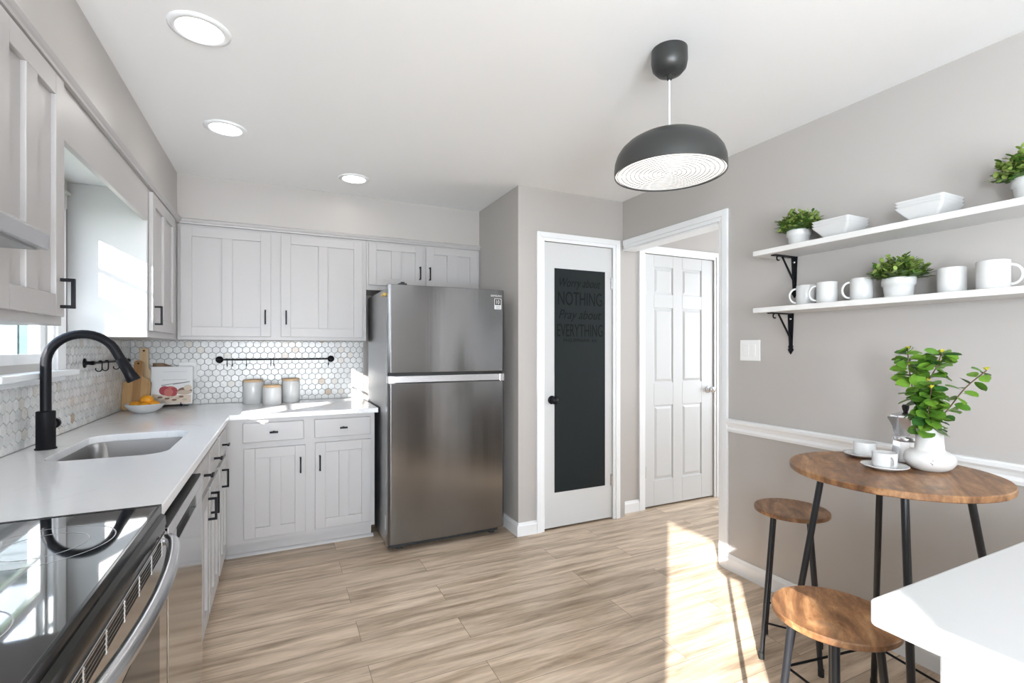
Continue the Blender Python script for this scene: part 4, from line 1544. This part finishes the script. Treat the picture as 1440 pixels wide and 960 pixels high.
# --- on the table
def cup_set(x, y, ang, which):
    sc_ = obj('saucer', MB().lathe([(0.030, 0), (0.034, 0.001), (0.060, 0.010), (0.066, 0.014), (0.0655, 0.016), (0.058, 0.012), (0.030, 0.005), (0.0001, 0.005)], (x, y, TZ), 44), M['ceramic'])
    tag(sc_, 'white saucer under the %s' % which, 'saucer', 'white saucers on the bistro table')
    t = thing('coffee_cup', 'small white %s on a saucer' % which, 'cup', (x, y, TZ + 0.005), 'white coffee cups on the bistro table')
    obj('bowl', MB().lathe([(0.026, 0), (0.032, 0.003), (0.0345, 0.012), (0.0345, 0.050), (0.033, 0.051), (0.032, 0.012), (0.0001, 0.008)], (x, y, TZ + 0.005), 40), M['ceramic'], t)
    p = []
    for k in range(11):
        a = math.radians(-95 + 190 * k / 10)
        q = 0.0345 + 0.015 * math.cos(a)
        p.append((x + q * math.cos(ang), y + q * math.sin(ang), TZ + 0.031 + 0.016 * math.sin(a)))
    obj('handle', MB().tube(p, 0.0045, 10), M['ceramic'], t)


cup_set(1.803, 0.922, math.radians(-120), 'nearer coffee cup on the table')
cup_set(1.935, 1.055, math.radians(50), 'farther coffee cup on the table')

# moka pot
KX, KY = 1.990, 0.952
mk = thing('moka_pot', 'silver eight-sided moka coffee pot behind the white vase', 'coffee pot', (KX, KY, TZ))


def octa(prof, mb, n=8):
    return mb.lathe(prof, (KX, KY, TZ), n, smooth=False)


obj('base', octa([(0.043, 0), (0.044, 0.004), (0.036, 0.072), (0.036, 0.076), (0.0001, 0.076)], MB()), M['alu'], mk)
mb = MB().lathe([(0.0375, 0.074), (0.0385, 0.078), (0.0385, 0.088), (0.036, 0.090)], (KX, KY, TZ), 36)
obj('collar', mb, M['alu'], mk)
mb = octa([(0.033, 0.089), (0.045, 0.158), (0.045, 0.161), (0.0001, 0.161)], MB())
va = math.radians(150)
vx, vy = math.cos(va), math.sin(va)
tip = Vector((KX + vx * 0.062, KY + vy * 0.062, TZ + 0.158))
sx, sy = -vy, vx
v = [tip, (KX + vx * 0.040 + sx * 0.016, KY + vy * 0.040 + sy * 0.016, TZ + 0.159), (KX + vx * 0.040 - sx * 0.016, KY + vy * 0.040 - sy * 0.016, TZ + 0.159), (KX + vx * 0.034, KY + vy * 0.034, TZ + 0.105)]
mb.add(v, [(0, 1, 3), (0, 3, 2), (0, 2, 1)])
obj('upper_pot', mb, M['alu'], mk)
obj('lid', octa([(0.046, 0.161), (0.045, 0.164), (0.012, 0.175), (0.0001, 0.176)], MB()), M['alu'], mk)
obj('knob', MB().lathe([(0.006, 0.174), (0.009, 0.182), (0.011, 0.194), (0.008, 0.200), (0.0001, 0.201)], (KX, KY, TZ), 20), M['rubber'], mk)
hx, hy = math.cos(math.radians(-30)), math.sin(math.radians(-30))
p = [(KX + hx * a, KY + hy * a, TZ + b) for a, b in ((0.040, 0.156), (0.070, 0.158), (0.078, 0.150), (0.072, 0.110), (0.066, 0.085))]
obj('handle', MB().tube(p, [0.006, 0.007, 0.007, 0.007, 0.006], 10), M['rubber'], mk)
obj('safety_valve', MB().tube([(KX - 0.020, KY - 0.033, TZ + 0.052), (KX - 0.023, KY - 0.041, TZ + 0.052)], 0.005, 12), M['brass'], mk)

# vase
VX, VY = 1.925, 0.853
vs_ = thing('vase', 'matte white bottle vase with round belly on the bistro table', 'vase', (VX, VY, TZ))
prof = [(0.034, 0), (0.046, 0.004), (0.059, 0.014), (0.0675, 0.028), (0.0685, 0.040), (0.064, 0.053), (0.054, 0.0615), (0.043, 0.0645), (0.0395, 0.067), (0.0385, 0.074), (0.036, 0.105), (0.0345, 0.138), (0.034, 0.142),
        (0.030, 0.142), (0.031, 0.105), (0.034, 0.070), (0.0001, 0.030)]
obj('body', MB().lathe(prof, (VX, VY, TZ), 56), M['matteceramic'], vs_)
# three tiny printed marks on the belly
mb = MB()
a0 = math.radians(207)
for k, (da, dz) in enumerate(((0.0, 0.034), (0.07, 0.042), (0.05, 0.030))):
    a = a0 + da
    c = (VX + 0.0680 * math.cos(a), VY + 0.0680 * math.sin(a), TZ + dz)
    mb.ball(c, 0.0022, n=8)
obj('printed_mark', mb, M['p_greyp'], vs_)


def branch(label, pts, n, L0, seed, spread=1.0, tips=2):
    rnd = random.Random(seed)
    t = thing('leafy_branch', label, 'branch', pts[0], 'green branches in the white vase')
    P = [Vector(p) for p in pts]
    # smooth polyline
    path = []
    m = len(P)
    for i in range(m - 1):
        p0, p1, p2, p3 = P[max(i - 1, 0)], P[i], P[i + 1], P[min(i + 2, m - 1)]
        for k in range(6):
            s_ = k / 6
            path.append(0.5 * ((2 * p1) + (p2 - p0) * s_ + (2 * p0 - 5 * p1 + 4 * p2 - p3) * s_ ** 2 + (3 * p1 - p0 - 3 * p2 + p3) * s_ ** 3))
    path.append(P[-1])
    obj('stem', MB().tube(path, 0.0019, 7), M['stem'], t)
    mb, fl = MB(), MB()
    N = len(path)
    for i in range(n):
        f = 0.32 + 0.68 * i / (n - 1)
        idx = min(N - 2, int(f * (N - 1)))
        p = path[idx]
        d = (path[idx + 1] - path[idx]).normalized()
        b = i * 2.4 + rnd.uniform(-0.4, 0.4)
        side = (d.orthogonal().normalized() * math.cos(b) + d.cross(d.orthogonal().normalized()) * math.sin(b)).normalized()
        ld_ = (side * spread + d * 0.25 + Vector((0, 0, rnd.uniform(-0.55, 0.25)))).normalized()
        sz = L0 * (1.08 - 0.35 * f) * rnd.uniform(0.85, 1.1)
        q = rnd.random()
        tone = (0.070 + 0.09 * q, 0.185 + 0.12 * q, 0.020 + 0.015 * q)
        if rnd.random() < 0.2:
            tone = (0.035, 0.115, 0.022)
        leaf(mb, p + ld_ * 0.004, ld_, (Vector((0, 0, 0.8)) + side * 0.5 + Vector((rnd.uniform(-.8, .8), rnd.uniform(-.8, .8), 0))), sz, sz * 0.80, tone, 0.25)
    obj('leaves', mb, M['leaf'], t)
    for k in range(tips):
        idx = N - 1 - k * max(1, N // 5)
        c = path[idx]
        for j in range(9):
            b = j * 2.4
            dv = Vector((math.cos(b), math.sin(b), 0.7 + 0.5 * (j % 3))).normalized()
            leaf(fl, c, dv, Vector((0, 0, 1)), 0.014, 0.007, (0.62, 0.55, 0.06), 0.2)
    obj('blossom', fl, M['leaf'], t)
    return t


# picture-left at the table is roughly (-0.55, +0.83); picture-right the opposite
lx, ly = -0.43, 0.90
base = lambda s, dz: (VX + lx * s, VY + ly * s, TZ + dz)
branch('tall left branch of green leaves in the vase', [base(0, 0.045), base(0.008, 0.14), base(0.040, 0.25), base(0.052, 0.33), base(0.056, 0.395)], 50, 0.056, 11)
branch('tall middle branch of green leaves in the vase', [base(0, 0.045), base(-0.008, 0.15), base(0.010, 0.26), base(-0.018, 0.34), base(-0.030, 0.385)], 54, 0.058, 12, tips=3)
branch('thin branch leaning far right out of the vase', [base(0, 0.045), base(-0.012, 0.14), base(-0.050, 0.21), base(-0.088, 0.275), base(-0.135, 0.330)], 20, 0.050, 13, tips=1)
branch('low bushy branch filling the vase mouth at the front', [(VX, VY, TZ + 0.045), (VX - 0.012, VY - 0.006, TZ + 0.135), (VX - 0.03, VY - 0.01, TZ + 0.19), (VX - 0.035, VY - 0.02, TZ + 0.27)], 48, 0.058, 14, 1.1, 1)

# ================================================================== island in the right foreground
pn = thing('island_cabinet', 'white island base cabinet at the lower right corner', 'cabinet', (1.25, -0.3, 0))
obj('body', MB().box(0.900, 1.60, -1.0, 0.366, 0.0, 0.858), M['door'], pn, bevel=0.002)
obj('corner_post', MB().box(0.893, 0.925, 0.355, 0.384, 0.0, 0.858), M['trim'], pn, bevel=0.004)
obj('base_trim', MB().box(0.888, 0.900, -1.0, 0.366, 0, 0.09), M['trim'], pn, bevel=0.003)
mb = MB().prism(rrect(0.862, 1.68, -1.05, 0.466, 0.012, 5), 'z', 0.859, ZK)
o = obj('worktop', mb, M['white'], bevel=0.006, seg=3)
tag(o, 'white island worktop at the lower right, catching sun on its corner', 'worktop')

# ================================================================== outside the window
struct('ground', MB().box(-30, -1.05, -20, 40, -0.6, -0.5), M['grass'])
nh = thing('neighbouring_house', 'pale neighbouring house with green shutters seen through the window', 'house', (-8, 16, -0.5))
mb = MB().box(-14, -3.2, 13.0, 20, -0.5, 5.2)
for k in range(28):
    z = -0.4 + k * 0.2
    mb.prism([(13.0, z), (12.975, z), (13.0, z + 0.19)], 'x', -14, -3.2)
obj('wall', mb, M['siding'], nh)
obj('roof', MB().prism([(12.6, 5.1), (16.5, 7.6), (20.4, 5.1)], 'x', -14.3, -2.9), M['roof'], nh)
for x in (-5.40, -8.6):
    mb = MB().box(x - 0.70, x - 0.60, 12.93, 13.0, 0.5, 2.5).box(x + 0.60, x + 0.70, 12.93, 13.0, 0.5, 2.5)
    mb.box(x - 0.60, x + 0.60, 12.93, 13.0, 0.5, 0.6).box(x - 0.60, x + 0.60, 12.93, 13.0, 2.4, 2.5).box(x - 0.60, x + 0.60, 12.94, 13.0, 1.47, 1.53)
    wv_ = obj('window', mb, M['siding'], nh)
    obj('pane', MB().box(x - 0.6, x + 0.6, 12.955, 12.97, 0.6, 2.4), M['darkglass'], wv_)
    for s_ in (-1, 1):
        obj('shutter', MB().box(x + s_ * 0.93 - 0.20, x + s_ * 0.93 + 0.20, 12.94, 12.98, 0.45, 2.55), M['shutter'], nh)
